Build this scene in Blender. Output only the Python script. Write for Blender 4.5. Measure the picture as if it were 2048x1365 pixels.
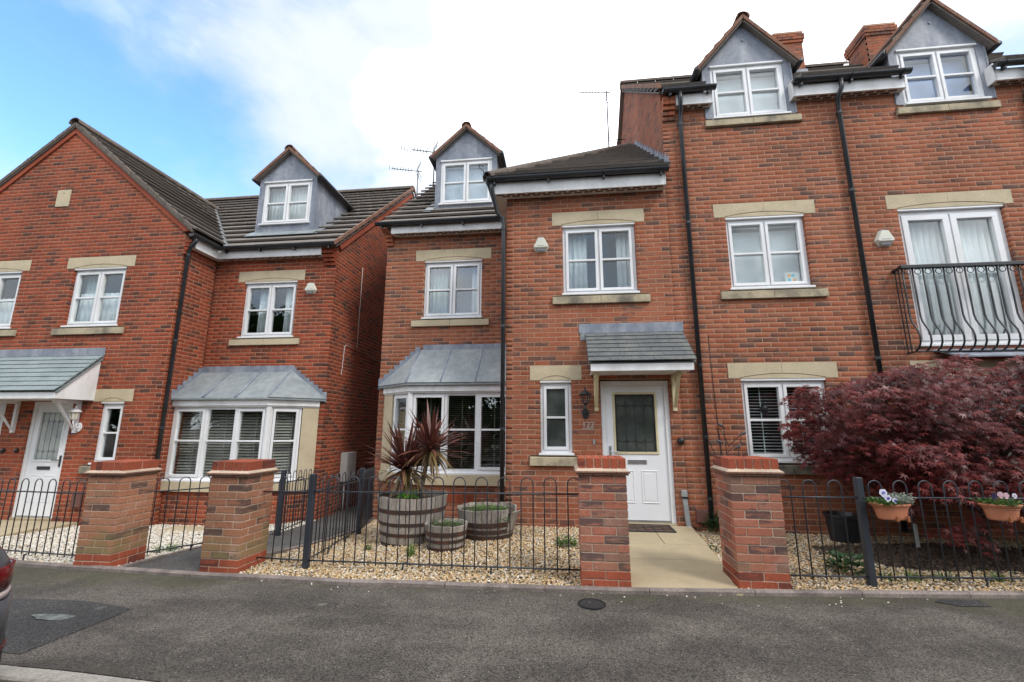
import bpy, bmesh, math, random
import numpy as np
from mathutils import Matrix, Vector
random.seed(7); rng = np.random.default_rng(11)
scene = bpy.context.scene
for o in list(bpy.data.objects): bpy.data.objects.remove(o)
rad = math.radians

# ------------------------------------------------------------------ camera
CAM = Vector((0.0, -6.856, 1.414)); YAW, PITCH, ROLL = rad(6.71), rad(11.06), rad(0.14)
fwd = Vector((-math.sin(YAW)*math.cos(PITCH), math.cos(YAW)*math.cos(PITCH), math.sin(PITCH)))
right = Vector((math.cos(YAW), math.sin(YAW), 0)); up = right.cross(fwd)
r2 = right*math.cos(ROLL)+up*math.sin(ROLL); u2 = up*math.cos(ROLL)-right*math.sin(ROLL)
cd = bpy.data.cameras.new('camera'); cam = bpy.data.objects.new('camera', cd); scene.collection.objects.link(cam)
cam.matrix_world = Matrix(((r2.x, u2.x, -fwd.x, CAM.x), (r2.y, u2.y, -fwd.y, CAM.y), (r2.z, u2.z, -fwd.z, CAM.z), (0, 0, 0, 1)))
cd.sensor_fit = 'HORIZONTAL'; cd.sensor_width = 36; cd.lens = 36*887.5/2048; cd.clip_start = 0.05; cd.clip_end = 2000
scene.camera = cam
scene.render.resolution_x, scene.render.resolution_y = 1024, 682

# ------------------------------------------------------------------ world and sun
SUN_EL, SUN_AZ = rad(48), rad(128)
w = bpy.data.worlds.new('World'); scene.world = w; w.use_nodes = True
nt = w.node_tree; N, L = nt.nodes, nt.links; N.clear()
out = N.new('ShaderNodeOutputWorld'); bg = N.new('ShaderNodeBackground'); bg.inputs['Strength'].default_value = 0.1
sky = N.new('ShaderNodeTexSky'); sky.sky_type = 'NISHITA'; sky.sun_disc = False; sky.sun_elevation = SUN_EL; sky.sun_rotation = SUN_AZ
sky.air_density = 1.0; sky.dust_density = 0.6; sky.ozone_density = 2.0
tc = N.new('ShaderNodeTexCoord')
mp = N.new('ShaderNodeMapping'); mp.inputs['Scale'].default_value = (1, 1, 1.7); mp.inputs['Location'].default_value = (3.1, 0.4, 0.2)
L.new(tc.outputs['Generated'], mp.inputs['Vector'])
n1 = N.new('ShaderNodeTexNoise'); n1.inputs['Scale'].default_value = 2.6; n1.inputs['Detail'].default_value = 9; n1.inputs['Roughness'].default_value = 0.58; n1.inputs['Distortion'].default_value = 0.25
L.new(mp.outputs[0], n1.inputs['Vector'])
dot = N.new('ShaderNodeVectorMath'); dot.operation = 'DOT_PRODUCT'
L.new(tc.outputs['Generated'], dot.inputs[0]); dot.inputs[1].default_value = Vector((-0.829, 0.431, 0.357)).normalized()
gap = N.new('ShaderNodeMapRange'); gap.interpolation_type = 'SMOOTHSTEP'
gap.inputs['From Min'].default_value = 0.88; gap.inputs['From Max'].default_value = 0.99; gap.inputs['To Min'].default_value = 0.42; gap.inputs['To Max'].default_value = -0.20
L.new(dot.outputs['Value'], gap.inputs['Value'])
nz = N.new('ShaderNodeMath'); nz.operation = 'MULTIPLY_ADD'; nz.inputs[1].default_value = 1.7; nz.inputs[2].default_value = -0.35; L.new(n1.outputs['Fac'], nz.inputs[0])
ad = N.new('ShaderNodeMath'); ad.operation = 'ADD'; L.new(nz.outputs[0], ad.inputs[0]); L.new(gap.outputs[0], ad.inputs[1])
cm = N.new('ShaderNodeMapRange'); cm.interpolation_type = 'SMOOTHSTEP'
cm.inputs['From Min'].default_value = 0.30; cm.inputs['From Max'].default_value = 0.98
L.new(ad.outputs[0], cm.inputs['Value'])
n2 = N.new('ShaderNodeTexNoise'); n2.inputs['Scale'].default_value = 1.7; n2.inputs['Detail'].default_value = 6
L.new(mp.outputs[0], n2.inputs['Vector'])
cr = N.new('ShaderNodeValToRGB'); cr.color_ramp.elements[0].position = 0.42; cr.color_ramp.elements[0].color = (3.75, 4.05, 4.35, 1)
cr.color_ramp.elements[1].position = 0.62; cr.color_ramp.elements[1].color = (12.6, 12.9, 13.4, 1)
L.new(n2.outputs['Fac'], cr.inputs['Fac'])
skb = N.new('ShaderNodeVectorMath'); skb.operation = 'MULTIPLY'; skb.inputs[1].default_value = (1.2, 1.55, 1.8); L.new(sky.outputs[0], skb.inputs[0])
mx = N.new('ShaderNodeMix'); mx.data_type = 'RGBA'
L.new(cm.outputs[0], mx.inputs[0]); L.new(skb.outputs[0], mx.inputs[6]); L.new(cr.outputs[0], mx.inputs[7])
L.new(mx.outputs[2], bg.inputs['Color']); L.new(bg.outputs[0], out.inputs[0])

sl = bpy.data.lights.new('sun', 'SUN'); sl.energy = 0.8; sl.angle = rad(12); sl.color = (1, 0.96, 0.9)
so = bpy.data.objects.new('sun', sl); scene.collection.objects.link(so)
sd = Vector((math.sin(SUN_AZ)*math.cos(SUN_EL), math.cos(SUN_AZ)*math.cos(SUN_EL), math.sin(SUN_EL)))
so.rotation_euler = sd.to_track_quat('Z', 'Y').to_euler(); so.location = (20, -20, 30)
vs = scene.view_settings; vs.view_transform = 'Standard'; vs.look = 'None'; vs.exposure = 1.32; vs.gamma = 1.0; vs.use_curve_mapping = False

# ------------------------------------------------------------------ object helpers
col = scene.collection
W = {}
def link(o, parent=None, M=None):
    col.objects.link(o)
    M = M if M is not None else Matrix.Identity(4)
    W[o] = M
    if parent is not None:
        o.parent = parent; o.matrix_parent_inverse = W[parent].inverted()
    o.matrix_basis = M
    return o
def tag(o, label=None, cat=None, group=None, kind=None):
    if label: o['label'] = label
    if cat: o['category'] = cat
    if group: o['group'] = group
    if kind: o['kind'] = kind
    return o
def thing(name, label, cat, loc=(0, 0, 0), group=None):
    o = bpy.data.objects.new(name, None); o.empty_display_size = 0.1
    link(o, None, Matrix.Translation(loc)); return tag(o, label, cat, group)
def T(x, y, z, a=0.0): return Matrix.Translation((x, y, z)) @ Matrix.Rotation(a, 4, 'Z')
def place(name, mesh, parent=None, M=None):
    return link(bpy.data.objects.new(name, mesh), parent, M)

class MB:
    def __init__(s): s.v = []; s.f = []; s.a = []
    def add(s, vs, fs, a=0.0):
        b = len(s.v); s.v += [tuple(p) for p in vs]; s.f += [tuple(i+b for i in f) for f in fs]; s.a += [a]*len(fs); return s
    def hexa(s, p, a=0.0):
        return s.add(p, [(0, 3, 2, 1), (4, 5, 6, 7), (0, 1, 5, 4), (1, 2, 6, 5), (2, 3, 7, 6), (3, 0, 4, 7)], a)
    def box(s, x0, x1, y0, y1, z0, z1, a=0.0):
        return s.hexa([(x0, y0, z0), (x1, y0, z0), (x1, y1, z0), (x0, y1, z0), (x0, y0, z1), (x1, y0, z1), (x1, y1, z1), (x0, y1, z1)], a)
    def poly(s, pts, a=0.0): return s.add(pts, [tuple(range(len(pts)))], a)
    def prism(s, pts, d):   # closed polygon of 3D points extruded along d
        n = len(pts); d = Vector(d); q = [tuple(Vector(p)+d) for p in pts]
        return s.add(list(pts)+q, [tuple(range(n))[::-1], tuple(range(n, 2*n))]+[(i, (i+1) % n, n+(i+1) % n, n+i) for i in range(n)])
    def tube(s, pts, r, n=8, cap=True):
        pts = [Vector(p) for p in pts]; m = len(pts); rs = r if isinstance(r, (list, tuple)) else [r]*m
        b = len(s.v); ref = None
        for i, p in enumerate(pts):
            t = (pts[min(i+1, m-1)]-pts[max(i-1, 0)]).normalized()
            if ref is None: ref = t.orthogonal().normalized()
            ref = (ref-t*ref.dot(t))
            if ref.length < 1e-6: ref = t.orthogonal()
            ref.normalize(); q = t.cross(ref)
            for k in range(n):
                a = 2*math.pi*k/n
                s.v.append(tuple(p+(ref*math.cos(a)+q*math.sin(a))*rs[i]))
        nf = len(s.f)
        for i in range(m-1):
            for k in range(n):
                k2 = (k+1) % n
                s.f.append((b+i*n+k, b+i*n+k2, b+(i+1)*n+k2, b+(i+1)*n+k))
        if cap:
            s.f.append(tuple(b+k for k in range(n))[::-1]); s.f.append(tuple(b+(m-1)*n+k for k in range(n)))
        s.a += [0.0]*(len(s.f)-nf); return s
    def lathe(s, prof, c=(0, 0, 0), n=24, a0=0.0, a1=2*math.pi, sx=1.0, sy=1.0):
        full = abs(a1-a0-2*math.pi) < 1e-6; m = n if full else n+1; b = len(s.v); nf = len(s.f)
        for (r, z) in prof:
            for k in range(m):
                a = a0+(a1-a0)*k/n; s.v.append((c[0]+r*math.cos(a)*sx, c[1]+r*math.sin(a)*sy, c[2]+z))
        for i in range(len(prof)-1):
            for k in range(n if full else n):
                k2 = (k+1) % m if full else k+1
                s.f.append((b+i*m+k, b+i*m+k2, b+(i+1)*m+k2, b+(i+1)*m+k))
        s.a += [0.0]*(len(s.f)-nf); return s
    def mesh(s, name, mat=None, smooth=False, attr=None, fix=True):
        me = bpy.data.meshes.new(name); me.from_pydata(s.v, [], s.f)
        if fix and len(s.f) < 4000:
            bm = bmesh.new(); bm.from_mesh(me); bmesh.ops.recalc_face_normals(bm, faces=bm.faces); bm.to_mesh(me); bm.free()
        if attr:
            at = me.attributes.new(attr, 'FLOAT', 'FACE'); at.data.foreach_set('value', s.a)
        if smooth: me.polygons.foreach_set('use_smooth', [True]*len(me.polygons))
        if mat: me.materials.append(mat)
        me.update(); return me
    def build(s, name, mat, parent=None, M=None, smooth=False, bevel=0, kind=None, attr=None, center=True, auto=False):
        M = M if M is not None else Matrix.Identity(4)
        if center and s.v:
            a = np.array(s.v); c = (a.min(0)+a.max(0))/2; s.v = [tuple(p) for p in (a-c)]
            M = M @ Matrix.Translation(c.tolist())
        o = place(name, s.mesh(name, mat, smooth, attr), parent, M)
        if bevel:
            m = o.modifiers.new('bevel', 'BEVEL'); m.width = bevel; m.segments = 2; m.limit_method = 'ANGLE'; m.angle_limit = rad(40)
        if kind: o['kind'] = kind
        return o

def np_mesh(name, V, F, mat, parent=None, attr=None, attr_vals=None, smooth=False, kind=None, attr2=None, attr2_vals=None):
    """V (n,3), F (m,k) arrays with constant k"""
    me = bpy.data.meshes.new(name); k = F.shape[1]; m = F.shape[0]
    me.vertices.add(len(V)); me.vertices.foreach_set('co', np.ascontiguousarray(V, dtype=np.float32).ravel())
    me.loops.add(m*k); me.loops.foreach_set('vertex_index', np.ascontiguousarray(F, dtype=np.int32).ravel())
    me.polygons.add(m); me.polygons.foreach_set('loop_start', np.arange(0, m*k, k, dtype=np.int32))
    me.polygons.foreach_set('loop_total', np.full(m, k, dtype=np.int32))
    me.update(calc_edges=True)
    if smooth: me.polygons.foreach_set('use_smooth', np.ones(m, dtype=bool))
    for an, av in ((attr, attr_vals), (attr2, attr2_vals)):
        if an:
            at = me.attributes.new(an, 'FLOAT', 'FACE'); at.data.foreach_set('value', np.asarray(av, dtype=np.float32))
    me.materials.append(mat); me.validate()
    o = place(name, me, parent)
    if kind: o['kind'] = kind
    return o

# ------------------------------------------------------------------ materials
def newmat(name):
    m = bpy.data.materials.new(name); m.use_nodes = True
    nt = m.node_tree; bs = nt.nodes['Principled BSDF']; return m, nt, nt.nodes, nt.links, bs
def geo_pos(N): return N.new('ShaderNodeNewGeometry').outputs['Position']
def ramp(N, stops, interp='LINEAR'):
    c = N.new('ShaderNodeValToRGB'); e = c.color_ramp; e.interpolation = interp
    while len(e.elements) > len(stops): e.elements.remove(e.elements[-1])
    while len(e.elements) < len(stops): e.elements.new(1.0)
    for el, (p, cc) in zip(e.elements, stops): el.position = p; el.color = (*cc, 1)
    return c
def noise(N, L, scale, detail=4, rough=0.55, vec=None, sc=None):
    n = N.new('ShaderNodeTexNoise'); n.inputs['Scale'].default_value = scale; n.inputs['Detail'].default_value = detail; n.inputs['Roughness'].default_value = rough
    v = vec if vec is not None else geo_pos(N)
    if sc:
        m = N.new('ShaderNodeMapping'); m.inputs['Scale'].default_value = sc; L.new(v, m.inputs['Vector']); v = m.outputs[0]
    L.new(v, n.inputs['Vector']); return n.outputs['Fac']
def math_(N, L, op, a, b=None, c=None, clamp=False):
    m = N.new('ShaderNodeMath'); m.operation = op; m.use_clamp = clamp
    for i, x in enumerate((a, b, c)):
        if x is None: continue
        if isinstance(x, (int, float)): m.inputs[i].default_value = x
        else: L.new(x, m.inputs[i])
    return m.outputs[0]
def mixc(N, L, fac, a, b, mode='MIX'):
    m = N.new('ShaderNodeMix'); m.data_type = 'RGBA'; m.blend_type = mode
    for sock, x in ((m.inputs[0], fac), (m.inputs[6], a), (m.inputs[7], b)):
        if isinstance(x, (int, float)): sock.default_value = x
        elif isinstance(x, tuple): sock.default_value = (*x, 1)
        else: L.new(x, sock)
    return m.outputs[2]
def sstep(N, L, v, a, b, lo=0.0, hi=1.0):
    m = N.new('ShaderNodeMapRange'); m.interpolation_type = 'SMOOTHSTEP'
    for k, x in zip(('From Min', 'From Max', 'To Min', 'To Max'), (a, b, lo, hi)): m.inputs[k].default_value = x
    L.new(v, m.inputs['Value']); return m.outputs[0]
def bump(N, L, bs, h, strength=0.3, dist=0.005):
    b = N.new('ShaderNodeBump'); b.inputs['Strength'].default_value = strength; b.inputs['Distance'].default_value = dist
    L.new(h, b.inputs['Height']); L.new(b.outputs[0], bs.inputs['Normal'])
def basic(name, c, rough=0.5, c2=None, scale=6.0, lo=0.35, hi=0.7, metal=0.0, spec=0.5, bmp=None, sc=None, fine=None):
    m, nt, N, L, bs = newmat(name)
    bs.inputs['Roughness'].default_value = rough; bs.inputs['Metallic'].default_value = metal; bs.inputs['Specular IOR Level'].default_value = spec
    if c2 is None: c2 = tuple(x*0.8 for x in c)
    f = noise(N, L, scale, 6, 0.6, sc=sc); f = sstep(N, L, f, lo, hi)
    colr = mixc(N, L, f, c, c2)
    if fine:
        g = noise(N, L, fine[0], 3, 0.6); g = sstep(N, L, g, 0.35, 0.65, 1-fine[1], 1+fine[1])
        g2 = N.new('ShaderNodeCombineColor'); [L.new(g, g2.inputs[i]) for i in range(3)]
        colr = mixc(N, L, 1.0, colr, g2.outputs[0], 'MULTIPLY')
    L.new(colr, bs.inputs['Base Color'])
    if bmp: bump(N, L, bs, noise(N, L, bmp[0], 4, 0.6), bmp[1], bmp[2] if len(bmp) > 2 else 0.003)
    return m

def brick_mat(name, stops, smear=(0.055, 0.042, 0.042), amt=0.62, moss=0.0, bloom=0.0):
    m, nt, N, L, bs = newmat(name); bs.inputs['Roughness'].default_value = 0.88; bs.inputs['Specular IOR Level'].default_value = 0.25
    at = N.new('ShaderNodeAttribute'); at.attribute_name = 'bc'; a = at.outputs['Fac']
    base = ramp(N, stops); L.new(a, base.inputs['Fac'])
    k = math_(N, L, 'FRACT', math_(N, L, 'MULTIPLY', a, 17.31))
    pos = geo_pos(N)
    streak = noise(N, L, 9, 5, 0.65, pos, (0.45, 0.45, 2.2))
    th = sstep(N, L, k, amt-0.28, 1.0, 0.75, 0.36)
    d = math_(N, L, 'SUBTRACT', streak, th); d = sstep(N, L, d, -0.02, 0.16)
    c = mixc(N, L, math_(N, L, 'MULTIPLY', d, 0.85), base.outputs[0], smear)
    fine = noise(N, L, 70, 4, 0.7, pos); g = sstep(N, L, fine, 0.3, 0.7, 0.8, 1.2)
    gc = N.new('ShaderNodeCombineColor'); [L.new(g, gc.inputs[i]) for i in range(3)]
    c = mixc(N, L, 1.0, c, gc.outputs[0], 'MULTIPLY')
    big = math_(N, L, 'MULTIPLY', math_(N, L, 'ADD', noise(N, L, 0.8, 5, 0.6, pos), noise(N, L, 1.6, 4, 0.6, pos, (1, 1, .16))), 0.5); g = sstep(N, L, big, 0.36, 0.66, 0.74, 1.14)
    gc = N.new('ShaderNodeCombineColor'); [L.new(g, gc.inputs[i]) for i in range(3)]
    c = mixc(N, L, 1.0, c, gc.outputs[0], 'MULTIPLY')
    if bloom:
        bl = noise(N, L, 5, 5, 0.65, pos); bl = sstep(N, L, bl, 0.55, 0.75)
        c = mixc(N, L, math_(N, L, 'MULTIPLY', bl, bloom), c, (0.48, 0.36, 0.33))
    if moss:
        sx = N.new('ShaderNodeSeparateXYZ'); L.new(pos, sx.inputs[0])
        low = sstep(N, L, sx.outputs['Z'], 0.0, 0.75, 0.32, -0.15)
        ms = math_(N, L, 'ADD', noise(N, L, 3.5, 6, 0.65, pos), low); ms = sstep(N, L, ms, 0.6, 0.85)
        c = mixc(N, L, math_(N, L, 'MULTIPLY', ms, moss), c, (0.20, 0.165, 0.075))
    L.new(c, bs.inputs['Base Color'])
    bump(N, L, bs, fine, 0.35, 0.003)
    return m
def mortar_mat(name, c):
    return basic(name, c, 0.95, tuple(x*0.72 for x in c), 2.2, fine=(90, 0.18), bmp=(120, 0.4, 0.003), spec=0.2)

M = {}
M['brick'] = brick_mat('brick_rose', [(0.0, (0.325, 0.100, 0.050)), (0.35, (0.350, 0.120, 0.064)), (0.6, (0.330, 0.119, 0.065)), (0.8, (0.305, 0.116, 0.065)), (0.93, (0.27, 0.110, 0.066)), (1.0, (0.23, 0.102, 0.066))], (0.105, 0.070, 0.058), 0.66)
M['brick_left'] = brick_mat('brick_orange_red', [(0.0, (0.29, 0.060, 0.029)), (0.4, (0.325, 0.074, 0.035)), (0.65, (0.28, 0.069, 0.035)), (0.85, (0.23, 0.063, 0.035)), (1.0, (0.17, 0.056, 0.036))], (0.075, 0.042, 0.034), 0.66)
M['brick_pillar'] = brick_mat('brick_weathered', [(0.0, (0.33, 0.115, 0.072)), (0.4, (0.36, 0.14, 0.09)), (0.75, (0.27, 0.13, 0.088)), (1.0, (0.22, 0.13, 0.095))], (0.075, 0.052, 0.05), 0.64, moss=0.15, bloom=0.3)
M['brick_mossy'] = brick_mat('brick_mossy', [(0.0, (0.36, 0.15, 0.085)), (0.4, (0.39, 0.175, 0.10)), (0.75, (0.35, 0.17, 0.10)), (1.0, (0.29, 0.155, 0.10))], (0.085, 0.06, 0.052), 0.68, moss=0.75, bloom=0.3)
M['brick_smooth'] = brick_mat('brick_engineering_red', [(0.0, (0.33, 0.082, 0.042)), (1.0, (0.29, 0.072, 0.038))], (0.12, 0.04, 0.03), 0.95)
M['mortar'] = mortar_mat('mortar_buff', (0.45, 0.27, 0.185))
M['mortar_left'] = mortar_mat('mortar_left', (0.42, 0.23, 0.145))
M['mortar_pillar'] = mortar_mat('mortar_pillar', (0.52, 0.40, 0.30))
def far_brick():
    m, nt, N, L, bs = newmat('brick_plain_wall'); bs.inputs['Roughness'].default_value = 0.9
    b = N.new('ShaderNodeTexBrick'); b.inputs['Color1'].default_value = (0.31, 0.105, 0.066, 1); b.inputs['Color2'].default_value = (0.2, 0.075, 0.05, 1); b.inputs['Mortar'].default_value = (0.42, 0.28, 0.2, 1)
    b.inputs['Scale'].default_value = 1.0; b.inputs['Brick Width'].default_value = 0.225; b.inputs['Row Height'].default_value = 0.075; b.inputs['Mortar Size'].default_value = 0.006
    sx = N.new('ShaderNodeSeparateXYZ'); L.new(geo_pos(N), sx.inputs[0]); cx = N.new('ShaderNodeCombineXYZ')
    L.new(math_(N, L, 'ADD', sx.outputs['X'], sx.outputs['Y']), cx.inputs[0]); L.new(sx.outputs['Z'], cx.inputs[1]); L.new(cx.outputs[0], b.inputs['Vector'])
    L.new(b.outputs['Color'], bs.inputs['Base Color']); return m
M['brick_far'] = far_brick()
M['stone'] = basic('cast_stone', (0.53, 0.44, 0.295), 0.85, (0.45, 0.37, 0.245), 3, fine=(60, 0.08), bmp=(90, 0.15))
M['stone_sill'] = basic('weathered_stone', (0.45, 0.375, 0.25), 0.9, (0.15, 0.13, 0.10), 2.6, 0.40, 0.72, fine=(50, 0.12), bmp=(90, 0.2))
M['stone_dark'] = basic('dark_stone', (0.19, 0.17, 0.125), 0.9, (0.05, 0.045, 0.036), 3.2, 0.38, 0.62, fine=(40, 0.15))  # darker, blotched stone for the ground floor sills
M['upvc'] = basic('white_upvc', (0.80, 0.80, 0.81), 0.32, (0.70, 0.695, 0.685), 1.4, fine=(30, 0.01))
M['upvc_board'] = basic('white_fascia_board', (0.80, 0.79, 0.785), 0.42, (0.60, 0.59, 0.57), 2.5, fine=(15, 0.02), sc=(1, 1, 0.3))
M['cream'] = basic('cream_paint', (0.66, 0.58, 0.37), 0.5, (0.56, 0.48, 0.29), 5)
M['black_plastic'] = basic('black_plastic_pipe', (0.016, 0.018, 0.021), 0.38, (0.03, 0.032, 0.036), 4)
M['fence'] = basic('painted_steel_dark', (0.022, 0.026, 0.034), 0.42, (0.032, 0.036, 0.046), 6)
M['iron'] = basic('black_iron', (0.010, 0.011, 0.013), 0.4, (0.018, 0.019, 0.021), 8)
M['lead'] = basic('lead_sheet', (0.18, 0.20, 0.245), 0.55, (0.30, 0.315, 0.35), 1.8, 0.38, 0.70, spec=0.5, sc=(2.2, 2.2, .6), fine=(12, 0.10), bmp=(5, 0.25, 0.01))
M['lead_green'] = basic('lead_roof_panels', (0.205, 0.232, 0.242), 0.5, (0.27, 0.292, 0.296), 1.9, 0.35, 0.7, fine=(9, 0.10), bmp=(4, 0.2, 0.01))
M['slate_main'] = basic('canopy_slate', (0.095, 0.102, 0.106), 0.7, (0.15, 0.152, 0.14), 4, fine=(40, 0.15), bmp=(60, 0.2))
M['slate_left'] = basic('canopy_slate_pale', (0.225, 0.265, 0.265), 0.65, (0.175, 0.212, 0.215), 3, fine=(30, 0.10), bmp=(60, 0.2))
def tile_mat(name, stops, lich=0.5):
    m, nt, N, L, bs = newmat(name); bs.inputs['Roughness'].default_value = 0.92; bs.inputs['Specular IOR Level'].default_value = 0.25
    at = N.new('ShaderNodeAttribute'); at.attribute_name = 'bc'
    base = ramp(N, stops); L.new(at.outputs['Fac'], base.inputs['Fac']); pos = geo_pos(N)
    l = noise(N, L, 6, 7, 0.7, pos); l = sstep(N, L, l, 0.5, 0.68)
    c = mixc(N, L, math_(N, L, 'MULTIPLY', l, lich), base.outputs[0], (0.24, 0.20, 0.165))
    f = noise(N, L, 55, 4, 0.7, pos); g = sstep(N, L, f, 0.3, 0.7, 0.75, 1.25); gc = N.new('ShaderNodeCombineColor'); [L.new(g, gc.inputs[i]) for i in range(3)]
    c = mixc(N, L, 1.0, c, gc.outputs[0], 'MULTIPLY'); L.new(c, bs.inputs['Base Color']); bump(N, L, bs, f, 0.4, 0.004); return m
M['tile'] = tile_mat('roof_tile_brown', [(0, (0.165, 0.145, 0.13)), (0.5, (0.20, 0.175, 0.155)), (1, (0.14, 0.122, 0.112))])
M['terracotta_tile'] = tile_mat('ridge_tile_terracotta', [(0, (0.23, 0.115, 0.075)), (1, (0.18, 0.10, 0.072))], 0.45)
M['ridge_grey'] = tile_mat('ridge_tile_grey_brown', [(0, (0.14, 0.11, 0.09)), (1, (0.11, 0.09, 0.075))], 0.6)
M['vent_brown'] = basic('soffit_vent_brown', (0.12, 0.06, 0.04), 0.7)
M['soffit'] = basic('soffit_board', (0.66, 0.60, 0.50), 0.6, (0.56, 0.50, 0.42), 3)
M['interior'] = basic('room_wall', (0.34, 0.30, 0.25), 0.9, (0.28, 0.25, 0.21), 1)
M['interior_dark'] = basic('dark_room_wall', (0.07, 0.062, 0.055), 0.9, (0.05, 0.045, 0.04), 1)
M['curtain'] = basic('white_net_curtain', (0.74, 0.75, 0.75), 0.9, (0.66, 0.68, 0.68), 3)
M['curtain_teal'] = basic('pale_green_curtain', (0.50, 0.58, 0.55), 0.9, (0.42, 0.5, 0.47), 3)
M['blind_white'] = basic('white_blind', (0.80, 0.82, 0.83), 0.7, (0.74, 0.77, 0.79), 2)
M['blind_blue'] = basic('blue_blind', (0.30, 0.42, 0.72), 0.7, (0.26, 0.38, 0.66), 2)
M['blind_wood'] = basic('taupe_wood_slats', (0.46, 0.42, 0.37), 0.6, (0.40, 0.36, 0.315), 4)
M['blind_slat'] = basic('dark_cream_slats', (0.22, 0.20, 0.15), 0.5, (0.17, 0.155, 0.12), 4)
def glass_mat(name, tint=(0.93, 0.96, 0.96), ior=1.75, wav=0.02):
    m, nt, N, L, bs = newmat(name); N.remove(bs); o = N['Material Output']
    tr = N.new('ShaderNodeBsdfTransparent'); tr.inputs[0].default_value = (*tint, 1)
    gl = N.new('ShaderNodeBsdfGlossy'); gl.inputs['Roughness'].default_value = 0.0; gl.inputs['Color'].default_value = (1, 1, 1, 1)
    fr = N.new('ShaderNodeFresnel'); gm = N.new('ShaderNodeNewGeometry'); L.new(math_(N, L, 'ADD', math_(N, L, 'MULTIPLY', gm.outputs['Backfacing'], 1/ior-ior), ior), fr.inputs['IOR'])
    b = N.new('ShaderNodeBump'); b.inputs['Strength'].default_value = wav; b.inputs['Distance'].default_value = 0.1
    L.new(noise(N, L, 1.3, 2, 0.4), b.inputs['Height']); L.new(b.outputs[0], gl.inputs['Normal'])
    f2 = fr.outputs[0]
    mx = N.new('ShaderNodeMixShader'); L.new(f2, mx.inputs[0]); L.new(tr.outputs[0], mx.inputs[1]); L.new(gl.outputs[0], mx.inputs[2]); L.new(mx.outputs[0], o.inputs['Surface']); return m
M['glass'] = glass_mat('window_glass')
def obscure():
    m, nt, N, L, bs = newmat('obscure_glass'); bs.inputs['Base Color'].default_value = (0.16, 0.175, 0.165, 1); bs.inputs['Roughness'].default_value = 0.22
    c = mixc(N, L, sstep(N, L, noise(N, L, 3, 3), 0.35, 0.65), (0.30, 0.33, 0.31), (0.44, 0.47, 0.44)); L.new(c, bs.inputs['Base Color'])
    bump(N, L, bs, noise(N, L, 60, 2), 0.3, 0.004); return m
M['obscure'] = obscure()
M['obscure_dark'] = basic('dark_obscure_glass', (0.045, 0.052, 0.046), 0.16, (0.10, 0.11, 0.10), 3, bmp=(40, 0.2, 0.004))
M['leading'] = basic('lead_came', (0.03, 0.032, 0.034), 0.5)
M['chrome'] = basic('brushed_metal', (0.55, 0.56, 0.57), 0.3, (0.45, 0.46, 0.47), 8, metal=0.85)
M['door_white'] = basic('white_door', (0.80, 0.81, 0.83), 0.35, (0.76, 0.77, 0.79), 1.5)
M['alarm'] = basic('alarm_box_cream', (0.66, 0.65, 0.55), 0.45, (0.60, 0.58, 0.48), 6)
M['alarm_text'] = basic('alarm_box_print', (0.22, 0.22, 0.28), 0.5)
M['meter_brown'] = basic('brown_meter_box', (0.15, 0.062, 0.045), 0.6, (0.12, 0.05, 0.038), 4)
M['meter_white'] = basic('white_meter_box', (0.55, 0.54, 0.51), 0.6, (0.48, 0.47, 0.44), 4)
M['grey_plastic'] = basic('grey_conduit', (0.30, 0.31, 0.31), 0.6, (0.24, 0.25, 0.25), 6)
M['white_cable'] = basic('white_cable', (0.62, 0.60, 0.57), 0.6)
M['alu'] = basic('aluminium', (0.13, 0.135, 0.145), 0.5, (0.10, 0.10, 0.11), 8, metal=0.2)
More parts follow.
